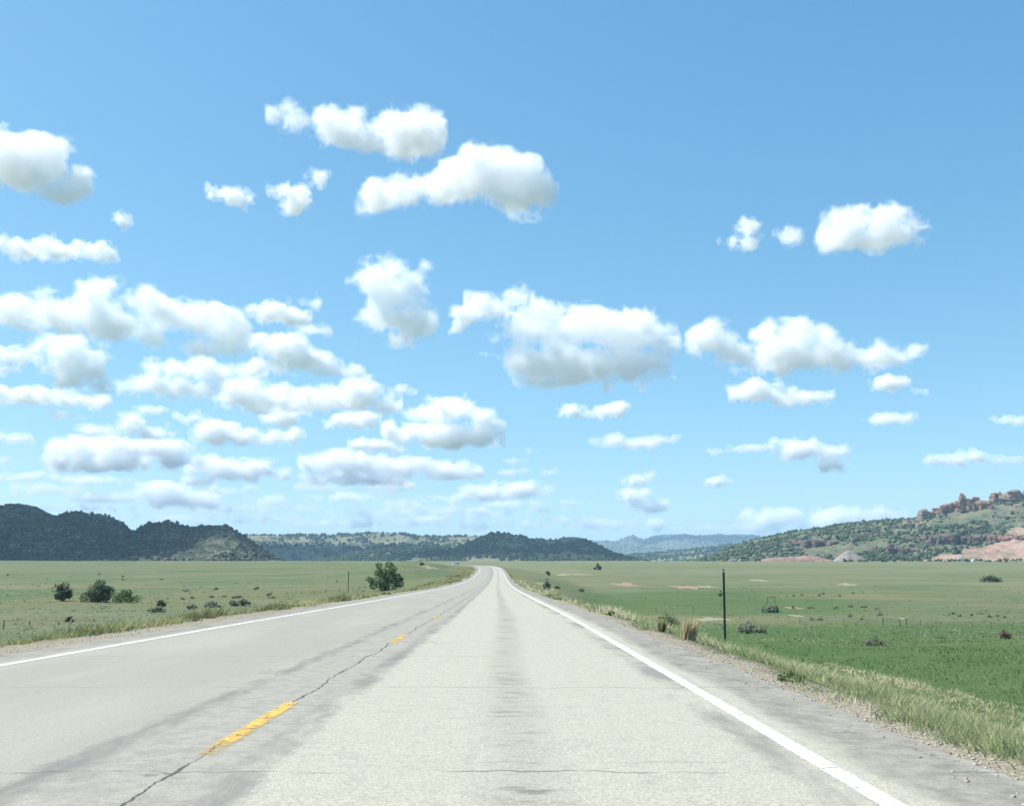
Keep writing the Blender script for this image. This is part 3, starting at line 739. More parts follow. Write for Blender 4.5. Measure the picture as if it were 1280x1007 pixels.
def tall_tuft(label, px, py, wpx, hpx, pal, n, seed):
    p = on_ground(px, py); m = p.y / F; rng = np.random.default_rng(seed)
    w, h = wpx * m, hpx * m
    a = rng.random(n) * 6.283; r0 = rng.random(n) * w * .3; H = h * (.5 + .5 * rng.random(n)); ln = w * .28 * rng.random(n)
    b = np.stack([np.cos(a) * r0, np.sin(a) * r0, 0 * a - .03], -1)
    tip = b + np.stack([np.cos(a) * ln + .12 * h, np.sin(a) * ln, H], -1)
    wd = .012 * (.6 + rng.random(n)); ba = rng.random(n) * 3.14
    o = np.stack([np.cos(ba) * wd, np.sin(ba) * wd, 0 * a], -1)
    V = np.stack([b - o, b + o, tip], 1).reshape(-1, 3)
    pal = np.array(pal); C = pal[rng.integers(0, len(pal), n)] * (1.1 + .7 * rng.random(n))[:, None]
    me = np_mesh('grass_tuft', V, np.arange(3 * n).reshape(-1, 3), GRASS, cols={'col': np.repeat(C, 3, 0)})
    return tag(link('grass_tuft', me, loc=p), label, 'grass tuft')
tall_tuft('tall blond dry grass tuft on the right verge, left of the reflector post', 860, 799, 26, 30, [(.36, .31, .18), (.45, .39, .25), (.30, .28, .14)], 420, 1)
tall_tuft('thin pale straw tuft between the green weeds and the tall blond tuft', 826, 789, 14, 20, [(.30, .27, .15), (.17, .19, .08)], 200, 2)
tall_tuft('straw coloured tuft standing behind the green weed clump on the right verge', 846, 781, 12, 14, [(.30, .27, .15), (.25, .23, .12)], 160, 3)

# loose stones on the shoulders
def gravel():
    rng = np.random.default_rng(8)
    bm = bmesh.new(); bmesh.ops.create_icosphere(bm, subdivisions=1, radius=1)
    bv = np.array([v.co[:] for v in bm.verts])[:12]; bm.free()
    bm = bmesh.new(); bmesh.ops.create_cube(bm, size=1.6); 
    bv = np.array([v.co[:] for v in bm.verts]); bf = np.array([[v.index for v in f.verts] for f in bm.faces]); bm.free()
    U = []; Vv = []
    for (ua, ub, va, vb, n) in ((ER_ - .02, ER_ + .55, 4, 30, 3800), (EL_ + .02, EL_ - 1.3, 8, 45, 3000), (ER_ - .35, ER_ + .05, 4, 20, 260)):
        U.append(ua + (ub - ua) * rng.random(n)); Vv.append(va * (vb / va) ** rng.random(n))
    u = np.concatenate(U); v = np.concatenate(Vv); m = len(u)
    x, z = ground_uv(u, v); z = np.where((u < ER_) & (u > EL_), ROADZ(v), z)
    r = (.003 + .0065 * rng.random(m) ** 3) * (1 + v / 45)
    jit = 1 + .5 * (rng.random((m, 8)) - .5)
    V = bv[None] * jit[..., None] * r[:, None, None] * np.array([1.1, 1., .7])
    a = rng.random(m) * 3.14; ca, sa = np.cos(a)[:, None], np.sin(a)[:, None]
    V = np.stack([V[..., 0] * ca - V[..., 1] * sa, V[..., 0] * sa + V[..., 1] * ca, V[..., 2]], -1) + np.stack([x, v, z + r * .3], -1)[:, None]
    Fc = (bf[None] + (np.arange(m) * 8)[:, None, None]).reshape(-1, 4)
    C = np.array([.40, .35, .31]) * (.6 + .65 * rng.random(m))[:, None] + rng.random(m)[:, None] * np.array([.04, 0, -.02])
    me = np_mesh('gravel', V.reshape(-1, 3), Fc, LEAFFAR, cols={'col': np.repeat(C, 8, 0)})
    tag(link('gravel', me), 'loose pinkish gravel scattered along both road shoulders', None, None, 'stuff')
gravel()

# bare earth patches, draped on the fields
DIRT = {c: simple('bare_earth', col_, .2, 2, .95) for c, col_ in (('red', (.26, .185, .115)), ('tan', (.235, .22, .135)), ('pink', (.30, .22, .17)))}
def dirt(px, py, rx, ry, c, seed):
    p = on_ground(px, py); a = on_ground(px, py - ry); b = on_ground(px, py + ry)
    wx = rx * p.y / F; wy = (a.y - b.y) / 2
    V = []; Fc = []
    nr, na = 5, 28
    for i in range(nr + 1):
        for j in range(na):
            q = j / na * 6.283; k = i / nr * (1 + .8 * float(fbm(math.cos(q) * 2.6 + seed, math.sin(q) * 2, seed, 3)))
            x = p.x + math.cos(q) * k * wx; y = p.y + math.sin(q) * k * wy
            V.append((x, y, float(G(x, y)) + .05 + .0002 * y - (.25 if i == nr else 0)))
    for i in range(nr):
        for j in range(na):
            Fc.append((i * na + j, i * na + (j + 1) % na, (i + 1) * na + (j + 1) % na, (i + 1) * na + j))
    tag(link('dirt_patch', np_mesh('dirt_patch', V, Fc, DIRT[c], smooth=True)), kind='structure')
for i, (a, b, c, d, e) in enumerate([(785, 730.5, 15, 1.6, 'red'), (858, 733.5, 14, 2.0, 'red'), (884, 733, 8, 1.2, 'tan'), (890, 773.8, 17, 1.8, 'tan'), (992, 759.5, 8, 1.3, 'red'), (1062, 730.5, 9, 1.4, 'tan'),
                                     (715, 718, 20, .9, 'tan'), (537, 709, 13, 1.6, 'tan'), (947, 725, 8, 1, 'tan'), (1000, 770, 8, 1, 'tan')]):
    dirt(a, b, c, d, e, i + 1)

ORD = ['first', 'second', 'third', 'fourth', 'fifth', 'sixth', 'seventh', 'eighth', 'ninth', 'tenth', 'eleventh', 'twelfth', 'thirteenth', 'fourteenth', 'fifteenth', 'sixteenth', 'seventeenth', 'eighteenth', 'nineteenth', 'twentieth']
def ordinal(i, n):
    if i == 0: return 'leftmost'
    if i == n - 1: return 'rightmost'
    return ORD[i] + ' from the left' if i < 14 else ORD[n - 1 - i] + ' from the right'
for gname, txt in (('sagebrush cluster behind the right fence', 'small sagebrush in the cluster behind the right fence'), ('sagebrush row at the far right', 'low sagebrush in the row above the fence, far right'),
                   ('sagebrush along the pale track', 'dark sagebrush dot along the pale track, right field'), ('sagebrush scattered in the left meadow', 'small sagebrush scattered in the left meadow'),
                   ('shrub dots on the far left meadow', 'dark shrub dot on the far left meadow'), ('shrubs along the foot of the right hill', 'dark shrub at the foot of the right hill')):
    mem = sorted((o for o in S.objects if o.get('group') == gname), key=lambda o: o.location.x / o.location.y)
    for i, o in enumerate(mem): o['label'] = txt + ', ' + ordinal(i, len(mem))

# ------------------------------------------------------------------ posts and fences
STEEL = simple('weathered_steel', (.085, .075, .065), .35, 30, .6, .4, .3)
SILVER = simple('reflector_sheet', (.62, .64, .66), .08, 40, .5, .5)
WOODM = simple('weathered_wood', (.17, .145, .12), .35, 14, .9)
PALEW = simple('pale_wood', (.42, .38, .33), .2, 14, .9)
WIRE = simple('fence_wire', (.12, .11, .10), .2, 5, .6, .4, .6)

def bm_box(bm, c, s, rot=None):
    M = Matrix.Translation(c) @ (rot if rot is not None else Matrix()) @ Matrix.Diagonal((s[0], s[1], s[2], 1))
    return bmesh.ops.create_cube(bm, size=1, matrix=M)['verts']
def bm_cyl(bm, a, b, r1, r2=None, seg=8):
    a, b = Vector(a), Vector(b); d = b - a
    M = Matrix.Translation((a + b) / 2) @ d.to_track_quat('Z', 'Y').to_matrix().to_4x4()
    return bmesh.ops.create_cone(bm, cap_ends=True, segments=seg, radius1=r1, radius2=r1 if r2 is None else r2, depth=d.length, matrix=M)['verts']
def bm_obj(name, bm, mat, parent=None, loc=None, bevel=0):
    me = bpy.data.meshes.new(name); bm.normal_update(); bm.to_mesh(me); bm.free(); me.materials.append(mat)
    o = link(name, me, parent, loc)
    if bevel:
        b = o.modifiers.new('bevel', 'BEVEL'); b.width = bevel; b.segments = 1
    return o

def delineator(label, px, py, hpx, reflector, tilt=0, wpx=None):
    p = on_ground(px, py); h = hpx * p.y / F * .985
    t = tag(empty('delineator_post', p), label, 'road marker')
    t.rotation_euler = (0, tilt, 0)
    w = .12
    bm = bmesh.new()   # U channel: web, two flanges, two lips
    zc = h / 2 - .15
    H = h + .3
    bm_box(bm, (0, .018, zc), (w * .62, .006, H)); 
    for s in (-1, 1):
        bm_box(bm, (s * w * .33, .002, zc), (.006, .038, H)); bm_box(bm, (s * w * .445, -.0185, zc), (w * .2, .005, H))
    bm_obj('post', bm, STEEL, t)
    bm = bmesh.new()
    for k in range(14):
        bm_cyl(bm, (0, .012, .12 + k * h / 15), (0, .009, .12 + k * h / 15), .007, seg=6)
    tag(bm_obj('bolt_holes', bm, WIRE, t), kind='stuff')
    if reflector:
        bm = bmesh.new(); bm_box(bm, (0, -.026, h - .09), (.13, .006, .12)); bm_obj('reflector', bm, SILVER, t, bevel=.002)
        bm = bmesh.new(); bm_box(bm, (0, 0, h + .012), (.125, .05, .03)); bm_obj('post_cap', bm, STEEL, t, bevel=.004)
        bm = bmesh.new(); bm_cyl(bm, (0, -.034, h - .09), (0, -.029, h - .09), .010); bm_obj('bolt', bm, STEEL, t)
    else:
        bm = bmesh.new(); bm_box(bm, (0, 0, h + .01), (.064, .045, .02)); bm_obj('post_cap', bm, STEEL, t, bevel=.003)
    return t
delineator('brown steel marker post with a silver reflector at the top, right verge', 906.5, 806, 92, True, R(.6))
delineator('thin brown steel marker post without reflector, left verge by the leafy bush', 435, 746, 31.5, False)

def fence(label, posts, hpx, group=None, wires=3, brace=None, pale=None, kind='wood'):
    pts = [on_ground(*q) for q in posts]
    t = tag(empty('wire_fence', pts[0]), label, 'fence', group)
    o = pts[0]
    hs = []
    for i, p in enumerate(pts):
        h = hpx[i] * p.y / F; hs.append(h)
        bm = bmesh.new(); r = .055 if i not in (brace or []) else .09
        bm_cyl(bm, (0, 0, -.3), (rs.uniform(-.03, .03), rs.uniform(-.03, .03), h), r, r * .85)
        bm_obj('post', bm, WOODM, t, p - o)
    for k in range(wires):
        bm = bmesh.new()
        for i in range(len(pts) - 1):
            a = pts[i] - o + Vector((0, 0, hs[i] * (.35 + .28 * k))); b = pts[i + 1] - o + Vector((0, 0, hs[i + 1] * (.35 + .28 * k)))
            bm_cyl(bm, a, b, .006, seg=4)
        bm_obj('wire', bm, WIRE, t)
    if brace:
        for (i, j, f) in [(brace[n], brace[n + 1], .88) for n in range(len(brace) - 1)]:
            bm = bmesh.new(); a = pts[i] - o + Vector((0, 0, hs[i] * f)); b = pts[j] - o + Vector((0, 0, hs[j] * f))
            bm_cyl(bm, a, b, .07); bm_obj('rail', bm, PALEW if pale == (i, j) else WOODM, t)
    return t
fence('wooden post and wire fence with a brace behind the lush right meadow',
      [(1000, 779), (1055, 779.5), (1104, 780.5), (1125, 781.5), (1132.5, 782), (1151, 782), (1170, 783), (1192, 783.5), (1215, 784.5), (1239, 786), (1266, 787.5), (1300, 789)],
      [6, 7.5, 10, 9, 10, 6.5, 6.5, 6, 7.5, 9, 9.5, 10], brace=[2, 3, 4], pale=(3, 4))
fence('dark post and wire fence with an H brace in the middle of the right field',
      [(820, 762.5), (866, 765), (902, 757), (936, 751), (944, 749.5), (959, 755), (968.5, 754.5), (1010, 753), (1040, 752)], [5, 8, 5, 6, 6, 9, 9.5, 4, 4], brace=[5, 6])
fence('leaning fence posts in the grass at the left edge below the meadow bushes', [(-30, 786), (4.5, 785), (37, 783), (73, 781), (118, 777)], [9, 10, 7, 5, 4], wires=3)
fence('row of thin fence posts behind the left marker post', [(392, 742), (408, 740.5), (424, 739), (449, 736.5), (456, 736), (463, 735.3)], [4, 4, 4.5, 4.5, 5, 4.5], wires=2)

# ------------------------------------------------------------------ far vehicles and quarry
CARW = simple('white_car_paint', (.78, .78, .77), .03, 3, .3, .5)
GLASSD = simple('dark_window_glass', (.02, .025, .03), .1, 3, .1, .6)
TYRE = simple('tyre_rubber', (.02, .02, .02), .1, 3, .9)
YELM = simple('orange_machine_paint', (.55, .22, .03), .15, 2, .5)
REDM = simple('dark_red_paint', (.22, .05, .035), .15, 2, .6)
def profile(bm, pts, w):
    vs = [[bm.verts.new((x, s * w / 2, z)) for x, z in pts] for s in (-1, 1)]
    n = len(pts)
    for i in range(n): bm.faces.new((vs[0][i], vs[0][(i + 1) % n], vs[1][(i + 1) % n], vs[1][i]))
    bm.faces.new(list(reversed(vs[0]))); bm.faces.new(vs[1])
def wheels(t, xs, w, r):
    for x in xs:
        for s in (-1, 1):
            bm = bmesh.new(); bm_cyl(bm, (x, s * (w / 2 - .22), r), (x, s * (w / 2 + .02), r), r, seg=16); wh = bm_obj('wheel', bm, TYRE, t)
            bm = bmesh.new(); bm_cyl(bm, (x, s * (w / 2 + .0), r), (x, s * (w / 2 + .035), r), r * .55, seg=12); bm_obj('rim', bm, SILVER, wh)
def car(label, p, rz, paint=CARW):
    t = tag(empty('car', p, rz), label, 'car')
    bm = bmesh.new(); profile(bm, [(-2.25, .35), (-2.3, .75), (-2.15, 1.0), (-1.2, 1.08), (1.0, 1.02), (2.0, .88), (2.3, .7), (2.3, .35)], 1.8); bm_obj('body', bm, paint, t, bevel=.06)
    bm = bmesh.new(); profile(bm, [(-2.0, 1.02), (-1.55, 1.52), (.1, 1.56), (.95, 1.02)], 1.6); bm_obj('window', bm, GLASSD, t, bevel=.04)
    bm = bmesh.new(); profile(bm, [(-1.6, 1.53), (-1.45, 1.62), (.0, 1.64), (.15, 1.55)], 1.56); bm_obj('roof', bm, paint, t, bevel=.03)
    for s in (-1, 1):
        bm = bmesh.new(); bm_box(bm, (2.28, s * .65, .72), (.08, .32, .16)); bm_obj('headlight', bm, SILVER, t)
    wheels(t, (-1.4, 1.4), 1.8, .33)
    return t
pc = on_ground(570, 706.0)
car('tiny white car far off, beyond the grassy knoll left of the road', pc, R(200))

def truck(label, p, rz, bed, cab, s=1.0, tip=True):
    t = tag(empty('dump_truck', p, rz), label, 'truck'); t.scale = (s, s, s)
    bm = bmesh.new(); bm_box(bm, (0, 0, 1.0), (7.2, 1.0, .35)); bm_obj('chassis', bm, STEEL, t)
    bm = bmesh.new(); profile(bm, [(-3.7, 1.25), (-4.0, 2.9), (1.0, 2.9), (1.2, 1.25)], 2.5); bm_obj('dump_bed', bm, bed, t, bevel=.05)
    bm = bmesh.new(); profile(bm, [(1.5, .7), (1.5, 3.0), (2.7, 3.0), (3.0, 1.9), (4.1, 1.7), (4.1, .7)], 2.3); bm_obj('cab', bm, cab, t, bevel=.06)
    bm = bmesh.new(); bm_box(bm, (2.2, 0, 2.45), (.85, 2.34, .6)); bm_obj('window', bm, GLASSD, t)
    wheels(t, (-3.0, -1.7, 3.2), 2.5, .5)
    return t
def loader(label, p, rz):
    t = tag(empty('wheel_loader', p, rz), label, 'loader')
    bm = bmesh.new(); profile(bm, [(-3, .9), (-3, 2.1), (-1, 2.3), (1.2, 1.9), (1.2, .9)], 2.2); bm_obj('body', bm, YELM, t, bevel=.06)
    bm = bmesh.new(); profile(bm, [(-1.1, 2.2), (-.9, 3.5), (.5, 3.5), (.8, 2.0)], 1.6); bm_obj('cab', bm, GLASSD, t, bevel=.05)
    for s in (-1, 1):
        bm = bmesh.new(); bm_cyl(bm, (1.0, s * .7, 1.7), (3.3, s * .7, .8), .18); bm_obj('arm', bm, YELM, t)
    bm = bmesh.new(); profile(bm, [(3.1, .3), (3.2, 1.4), (3.6, 1.5), (4.6, .35)], 2.6); bm_obj('bucket', bm, STEEL, t)
    wheels(t, (-1.9, 1.6), 2.3, .8)
    return t
def far(px, row, d):
    r = ray(px, row); k = d / r.y
    return Vector((r.x * k, d, float(G(r.x * k, d))))
loader('orange wheel loader at the left end of the far gravel works', far(905, 700, 1090), R(20))
truck('white dump truck right of the loader at the far gravel works', far(916, 700, 1085), R(170), CARW, CARW)
truck('dark red dump truck parked before the pink spoil mound', far(947, 700, 1075), R(10), REDM, REDM, .9)
truck('orange dump truck between the white truck and the dark red one', far(927, 700, 1095), R(185), YELM, CARW, .8)

def mound(name, label, px, row, d, wpx, hpx, dpt, col_, seed, peak=.5, sharp=1.0):
    p = far(px, row, d); m = d / F; w, h = wpx * m / 2, hpx * m
    nr, na = 16, 56; V = [(0, 0, 0)]; Fc = []
    for i in range(nr + 1):
        k = i / nr
        for j in range(na):
            q = j / na * 6.283
            rr = k * (1 + .10 * float(vn(math.cos(q) * 2 + seed, math.sin(q) * 2, seed)))
            x = math.cos(q) * rr * w; y = math.sin(q) * rr * w * dpt
            hh = (1 - k ** sharp) if sharp < 1.6 else (1 - k * k) ** 1.2
            hh = hh * (1 + .28 * float(vn(x / w * 2.6 + seed * 3, y / w * 1.2, seed + 2)) * (1.6 if sharp > 1.6 else .25)) 
            hh += .03 * float(fbm(x / 2.2, y / 2.2, seed + 4, 3)) * (1 - k)
            gx, gy = p.x + x, p.y + y
            V.append((x, y, max(0, hh) * h + float(G(gx, gy)) - p.z - (.6 if i == nr else 0)))
    V = V[1:]
    for i in range(nr):
        for j in range(na): Fc.append((i * na + j, i * na + (j + 1) % na, (i + 1) * na + (j + 1) % na, (i + 1) * na + j))
    o = link(name, np_mesh(name, V, Fc, col_, smooth=False), loc=p)
    return tag(o, label, 'gravel pile')
PINK = simple('pink_spoil', (.25, .16, .13), .25, .12, .95); GREYG = simple('grey_gravel', (.23, .20, .175), .2, .15, .95)
mound('spoil_mound', 'long low pink red spoil mound left of the pale gravel cone', 992, 701, 1120, 96, 9.5, .35, PINK, 3, sharp=2)
mound('gravel_cone', 'pale grey conical gravel pile at the foot of the right hill', 1062, 701, 1130, 42, 14, .9, GREYG, 5, sharp=1.1)
mound('gravel_cone', 'small low gravel heap just left of the pale gravel cone', 1030, 701, 1100, 26, 3.6, .8, PINK, 7, sharp=1.2)

def house(label, p, rz, s=1):
    t = tag(empty('farm_shed', p, rz), label, 'shed'); t.scale = (s, s, s)
    bm = bmesh.new(); bm_box(bm, (0, 0, 1.5), (7, 4.5, 3.4)); bm_obj('wall', bm, CARW, t)
    bm = bmesh.new(); profile(bm, [(-3.8, 3.2), (0, 4.6), (3.8, 3.2)], 5); bm_obj('roof', bm, SILVER, t)
    for x in (-2, 2):
        bm = bmesh.new(); bm_box(bm, (x, -2.27, 1.8), (1.2, .06, 1.1)); bm_obj('window', bm, GLASSD, t)
    bm = bmesh.new(); bm_box(bm, (0, -2.27, 1.05), (1.1, .07, 2.1)); bm_obj('door', bm, REDM, t)
    return t
house('small white shed standing among shrubs at the foot of the bare pink slope', far(1201.5, 700, 1060), R(-15), .95)
house('small white hut right of the larger white shed below the pink slope', far(1217, 700, 1068), R(15), .5)

# ------------------------------------------------------------------ red rock outcrops along the right crest
ROCK = {}
def rockmat(k, c):
    m = NB('rock_' + k, .95, .05); P = m.pos()
    st = m.noise(m.scale(P, .04, .04, 1.), .45, 4, .7); n = m.noise(P, .3, 5, .7)
    m.col(m.mix(m.ramp(m.M('ADD', m.M('MULTIPLY', st, .6), m.M('MULTIPLY', n, .4)), .38, .62), tuple(x * .6 for x in c), c))
    m.bump(n, .8, 2.0)
    return m.m
ROCK['red'] = rockmat('red', (.28, .17, .125)); ROCK['tan'] = rockmat('tan', (.30, .23, .175)); ROCK['dark'] = rockmat('dark', (.17, .13, .11))
def hill_z(hd, x, y):
    X, Y, Z = hd['X'], hd['Y'], hd['Z']
    d = (X - x) ** 2 + (Y - y) ** 2; k = np.unravel_index(np.argmin(d), d.shape)
    return float(Z[k])
def hill_at(hd, px, row):
    X, Y, Z = hd['X'], hd['Y'], hd['Z']
    c, s_ = math.cos(TH), math.sin(TH)
    dep = Y * c + (Z - CAMZ) * s_; up = -Y * s_ + (Z - CAMZ) * c
    d = (640 + F * X / dep - px) ** 2 + (503.5 - F * up / dep - row) ** 2 * 3 + (hd['back'] > 0) * 400
    k = np.unravel_index(np.argmin(d), d.shape)
    return Vector((float(X[k]), float(Y[k]), float(Z[k])))
def outcrop(label, px0, px1, rtop, rbot, mat, seed, d0=1800, n=9):
    rnd = random.Random(seed)
    cx = (px0 + px1) / 2; c = hill_at(d_right, cx, rbot)
    bm = bmesh.new(); n = int(n * 1.7)
    for i in range(n):
        f = (i + rnd.random()) / n
        q = hill_at(d_right, px0 + (px1 - px0) * f, rbot + rnd.uniform(-.25, .1) * (rbot - rtop)); m = q.y / F; q = q - c; q.y = max(-12, min(12, q.y)); q.x = (px0 + (px1 - px0) * f - cx) * m
        env = 1 - .55 * abs(2 * f - 1 + .25 * math.sin(seed * 2.3)) ** 1.5
        h = (rbot - rtop) * m * env * rnd.uniform(.5, .72); w = (px1 - px0) * m / n * rnd.uniform(2.5, 3.8)
        vs = bmesh.ops.create_cube(bm, size=1, matrix=Matrix.Translation(q + Vector((0, rnd.uniform(0, 7), h / 2 - 6))) @ Matrix.Rotation(rnd.uniform(-.6, .6), 4, 'Z') @ Matrix.Rotation(rnd.uniform(-.25, .25), 4, 'Y') @ Matrix.Diagonal((w, rnd.uniform(16, 26), h + 13, 1)))['verts']
        for v in vs:
            if v.co.z > q.z + h * .3: v.co += Vector((rnd.uniform(-.25, .25) * w, rnd.uniform(-2, 4), rnd.uniform(-.3, .1) * h))
    bmesh.ops.subdivide_edges(bm, edges=bm.edges[:], cuts=6, use_grid_fill=True)
    for _ in range(5): bmesh.ops.smooth_vert(bm, verts=bm.verts, factor=.5, use_axis_x=True, use_axis_y=True, use_axis_z=True)
    for v in bm.verts:
        p = v.co
        nz = Vector((float(fbm(p.x / 6 + seed, p.z / 5, seed, 4)), float(fbm(p.y / 6, p.z / 5 + seed, seed + 3, 4)), .5 * float(fbm(p.x / 5, p.y / 5, seed + 6, 3))))
        v.co = p + nz * 2.2 + Vector((0, 0, 1.0 * float(vn(p.x / 2.2, p.z / 2, seed + 8)))) + Vector((0, 1.6 * float(vn(p.x / 2.4, p.z / 9, seed + 4)), 0))
    return tag(bm_obj('rock_outcrop', bm, mat, None, c), label, 'rock outcrop')
outcrop('leftmost orange rock block standing on the crest of the right hill', 1157, 1177, 637.5, 646, ROCK['tan'], 1, 1850, 5)
outcrop('low red brown ledge right of the leftmost crest block', 1176, 1207, 628, 640, ROCK['red'], 2, 1840, 7)
outcrop('tallest rounded red cliff in the middle of the crest rocks', 1208, 1242, 621, 637, ROCK['red'], 3, 1830, 9)
outcrop('red cliff block beside the tallest one, split from it by a gap', 1247, 1268, 616, 627, ROCK['red'], 4, 1840, 7)
outcrop('tan rock ledge running out of the frame at the right end of the crest', 1268, 1330, 609, 622, ROCK['tan'], 5, 1850, 10)
outcrop('small pale ledge below the leftmost crest block', 1126, 1162, 650.5, 656.5, ROCK['tan'], 6, 1700, 8)
outcrop('long dark cliff band on the lower flank of the right hill', 1096, 1146, 680, 689, ROCK['dark'], 7, 1290, 14)
outcrop('dark cliff band above the bare pink slope, right of the long one', 1144, 1234, 665, 676.5, ROCK['dark'], 8, 1420, 20)
outcrop('dark broken cliff at the left end of the middle ledges', 992, 1062, 673, 681, ROCK['dark'], 9, 1500, 16)
outcrop('thin grey ledge linking the middle cliffs of the right hill', 1060, 1126, 664.5, 671, ROCK['dark'], 10, 1580, 15)
outcrop('reddish ledge cresting the bare pink slope at the right edge', 1228, 1300, 668.5, 673, ROCK['red'], 11, 1330, 14)

# ------------------------------------------------------------------ haze
hz = NB('haze'); hz.t.nodes.remove(hz.b)
pv = hz.n('ShaderNodeVolumePrincipled'); pv.inputs['Color'].default_value = (.50, .75, 1, 1)
pv.inputs['Density'].default_value = 9.0e-5; pv.inputs['Anisotropy'].default_value = .1
hz.t.links.new(pv.outputs[0], hz.t.nodes['Material Output'].inputs['Volume'])
bm = bmesh.new(); bm_box(bm, (0, 3300, 145), (29600, 19500, 410)); 
tag(bm_obj('haze', bm, hz.m), kind='stuff')

# ------------------------------------------------------------------ clouds: real volumes at cumulus height
def vnoise(shape, cell, rng):
    sh = [int(math.ceil(n / cell)) + 3 for n in shape]
    g = rng.random(sh, dtype=np.float32) * 2 - 1
    off = rng.random(3)
    for ax, n in enumerate(shape):
        t = np.arange(n) / cell + off[ax]; i = t.astype(int); f = (t - i).astype(np.float32); f = f * f * (3 - 2 * f)
        f = f.reshape([-1 if k == ax else 1 for k in range(3)])
        g = np.take(g, i, axis=ax) * (1 - f) + np.take(g, i + 1, axis=ax) * f
    return g
NC = [0]; VOX = [0]; TRI = [0]
CG = 'cumulus clouds over the plain'
def cloud(label, blobs, H=1400, mfp=5., step=None, rot=0, stuff=False, wisp=0.):
    NC[0] += 1
    rng = np.random.default_rng(100 + NC[0])
    by = max(b[1] + b[3] for b in blobs); cx = sum(b[0] for b in blobs) / len(blobs)
    D = H / ray(cx, by).z; m = D / F
    x0 = min(b[0] - b[2] for b in blobs) - 7; x1 = max(b[0] + b[2] for b in blobs) + 7
    y0 = min(b[1] - b[3] for b in blobs) - 7; y1 = max(b[1] + b[3] for b in blobs) + 7
    dmax = max((b[2] * b[3]) ** .5 * 1.35 for b in blobs) + 6
    step = step or (1.5 if (x1 - x0) * (y1 - y0) < 3500 else 1.8 if (x1 - x0) * (y1 - y0) < 14000 else 2.1)
    nx = int((x1 - x0) / step) + 1; nz = int((y1 - y0) / step) + 1; ny = int(2 * dmax / (step * 1.2)) + 1
    sy = step * 1.2
    X = (x0 + np.arange(nx) * step)[:, None, None]; Y = (-dmax + np.arange(ny) * sy)[None, :, None]; Z = (y1 - np.arange(nz) * step)[None, None, :]
    f = np.full((nx, ny, nz), -3., np.float32)
    for (x, y, rx, ry) in blobs:
        ryy = (rx * ry) ** .5 * 1.1; yo = (rng.random() - .5) * ryy * .4
        q = np.sqrt(((X - x) / rx) ** 2 + ((Y - yo) / ryy) ** 2 + ((Z - y) / ry) ** 2)
        f = np.maximum(f, ((1 - q) * min(rx, ry) / 14.).astype(np.float32))
    mr = np.mean([min(b[2], b[3]) for b in blobs])
    amp = .66 * np.clip(mr / 14, .42, 1.1) * (1 + .4 * wisp); c = low = float(np.clip(mr * 1.6, 9, 28))
    n = 0; A = amp
    while c >= 1.7 * step:
        v = vnoise(f.shape, c / step, rng)
        n = n + A * (v if (c > low * .6 or c < low * .2) else (1 - 2 * np.abs(v)) * .8); A *= .70; c *= .5
    f = np.clip(f + n / (1 + 2.6 * np.maximum(f, 0)) * (1 + .25 * (f < .25)) - (.06 if mr > 13 else .0), 0, 1)
    f[0] = f[-1] = 0; f[:, 0] = f[:, -1] = 0; f[:, :, 0] = f[:, :, -1] = 0
    VOX[0] += f.size
    me = bpy.data.meshes.new('cloud'); me.vertices.add(f.size)
    at = me.attributes.new('dn', 'FLOAT', 'POINT'); at.data.foreach_set('value', f.ravel())
    o = link('cloud_bank' if stuff else 'cloud', me)
    g = bpy.data.node_groups.new('cloud_volume', 'GeometryNodeTree')
    g.interface.new_socket('Geometry', in_out='INPUT', socket_type='NodeSocketGeometry')
    g.interface.new_socket('Geometry', in_out='OUTPUT', socket_type='NodeSocketGeometry')
    N = g.nodes.new; L = g.links.new
    gi = N('NodeGroupInput'); go = N('NodeGroupOutput'); vc = N('GeometryNodeVolumeCube')
    vc.inputs['Min'].default_value = (0, 0, 0); vc.inputs['Max'].default_value = (nx - 1, ny - 1, nz - 1)
    for a, b in zip('XYZ', (nx, ny, nz)): vc.inputs['Resolution ' + a].default_value = b
    p = N('GeometryNodeInputPosition'); sx = N('ShaderNodeSeparateXYZ'); L(p.outputs[0], sx.inputs[0])
    def M(op, a, b=None):
        q = N('ShaderNodeMath'); q.operation = op
        for i, v in enumerate((a, b)):
            if v is None: continue
            if hasattr(v, 'is_output'): L(v, q.inputs[i])
            else: q.inputs[i].default_value = v
        return q.outputs[0]
    r = [M('ROUND', sx.outputs[i]) for i in range(3)]
    # index = (x*ny + y)*nz + z
    idx = M('ADD', M('MULTIPLY', M('ADD', M('MULTIPLY', r[0], ny), r[1]), nz), r[2])
    si = N('GeometryNodeSampleIndex'); si.data_type = 'FLOAT'; si.domain = 'POINT'
    na = N('GeometryNodeInputNamedAttribute'); na.data_type = 'FLOAT'; na.inputs[0].default_value = 'dn'
    L(gi.outputs[0], si.inputs[0]); L(na.outputs[0], si.inputs['Value']); L(idx, si.inputs['Index']); L(si.outputs[0], vc.inputs['Density'])
    jn = N('GeometryNodeJoinGeometry'); mats = []
    # nested shells of vapour, thin outside and dense inside: their densities add up
    mfp = mfp * (1.75 if mr > 11 else 1.15) * float(np.clip(mr / 13, .30, 1.25))
    shells = ((.03, .08, .5), (.2, .2, .7), (.5, .6, .95)) if (wisp < .5 and (x1 - x0) * (y1 - y0) > 9000) else ((.03, .13, .5), (.3, .5, .85))
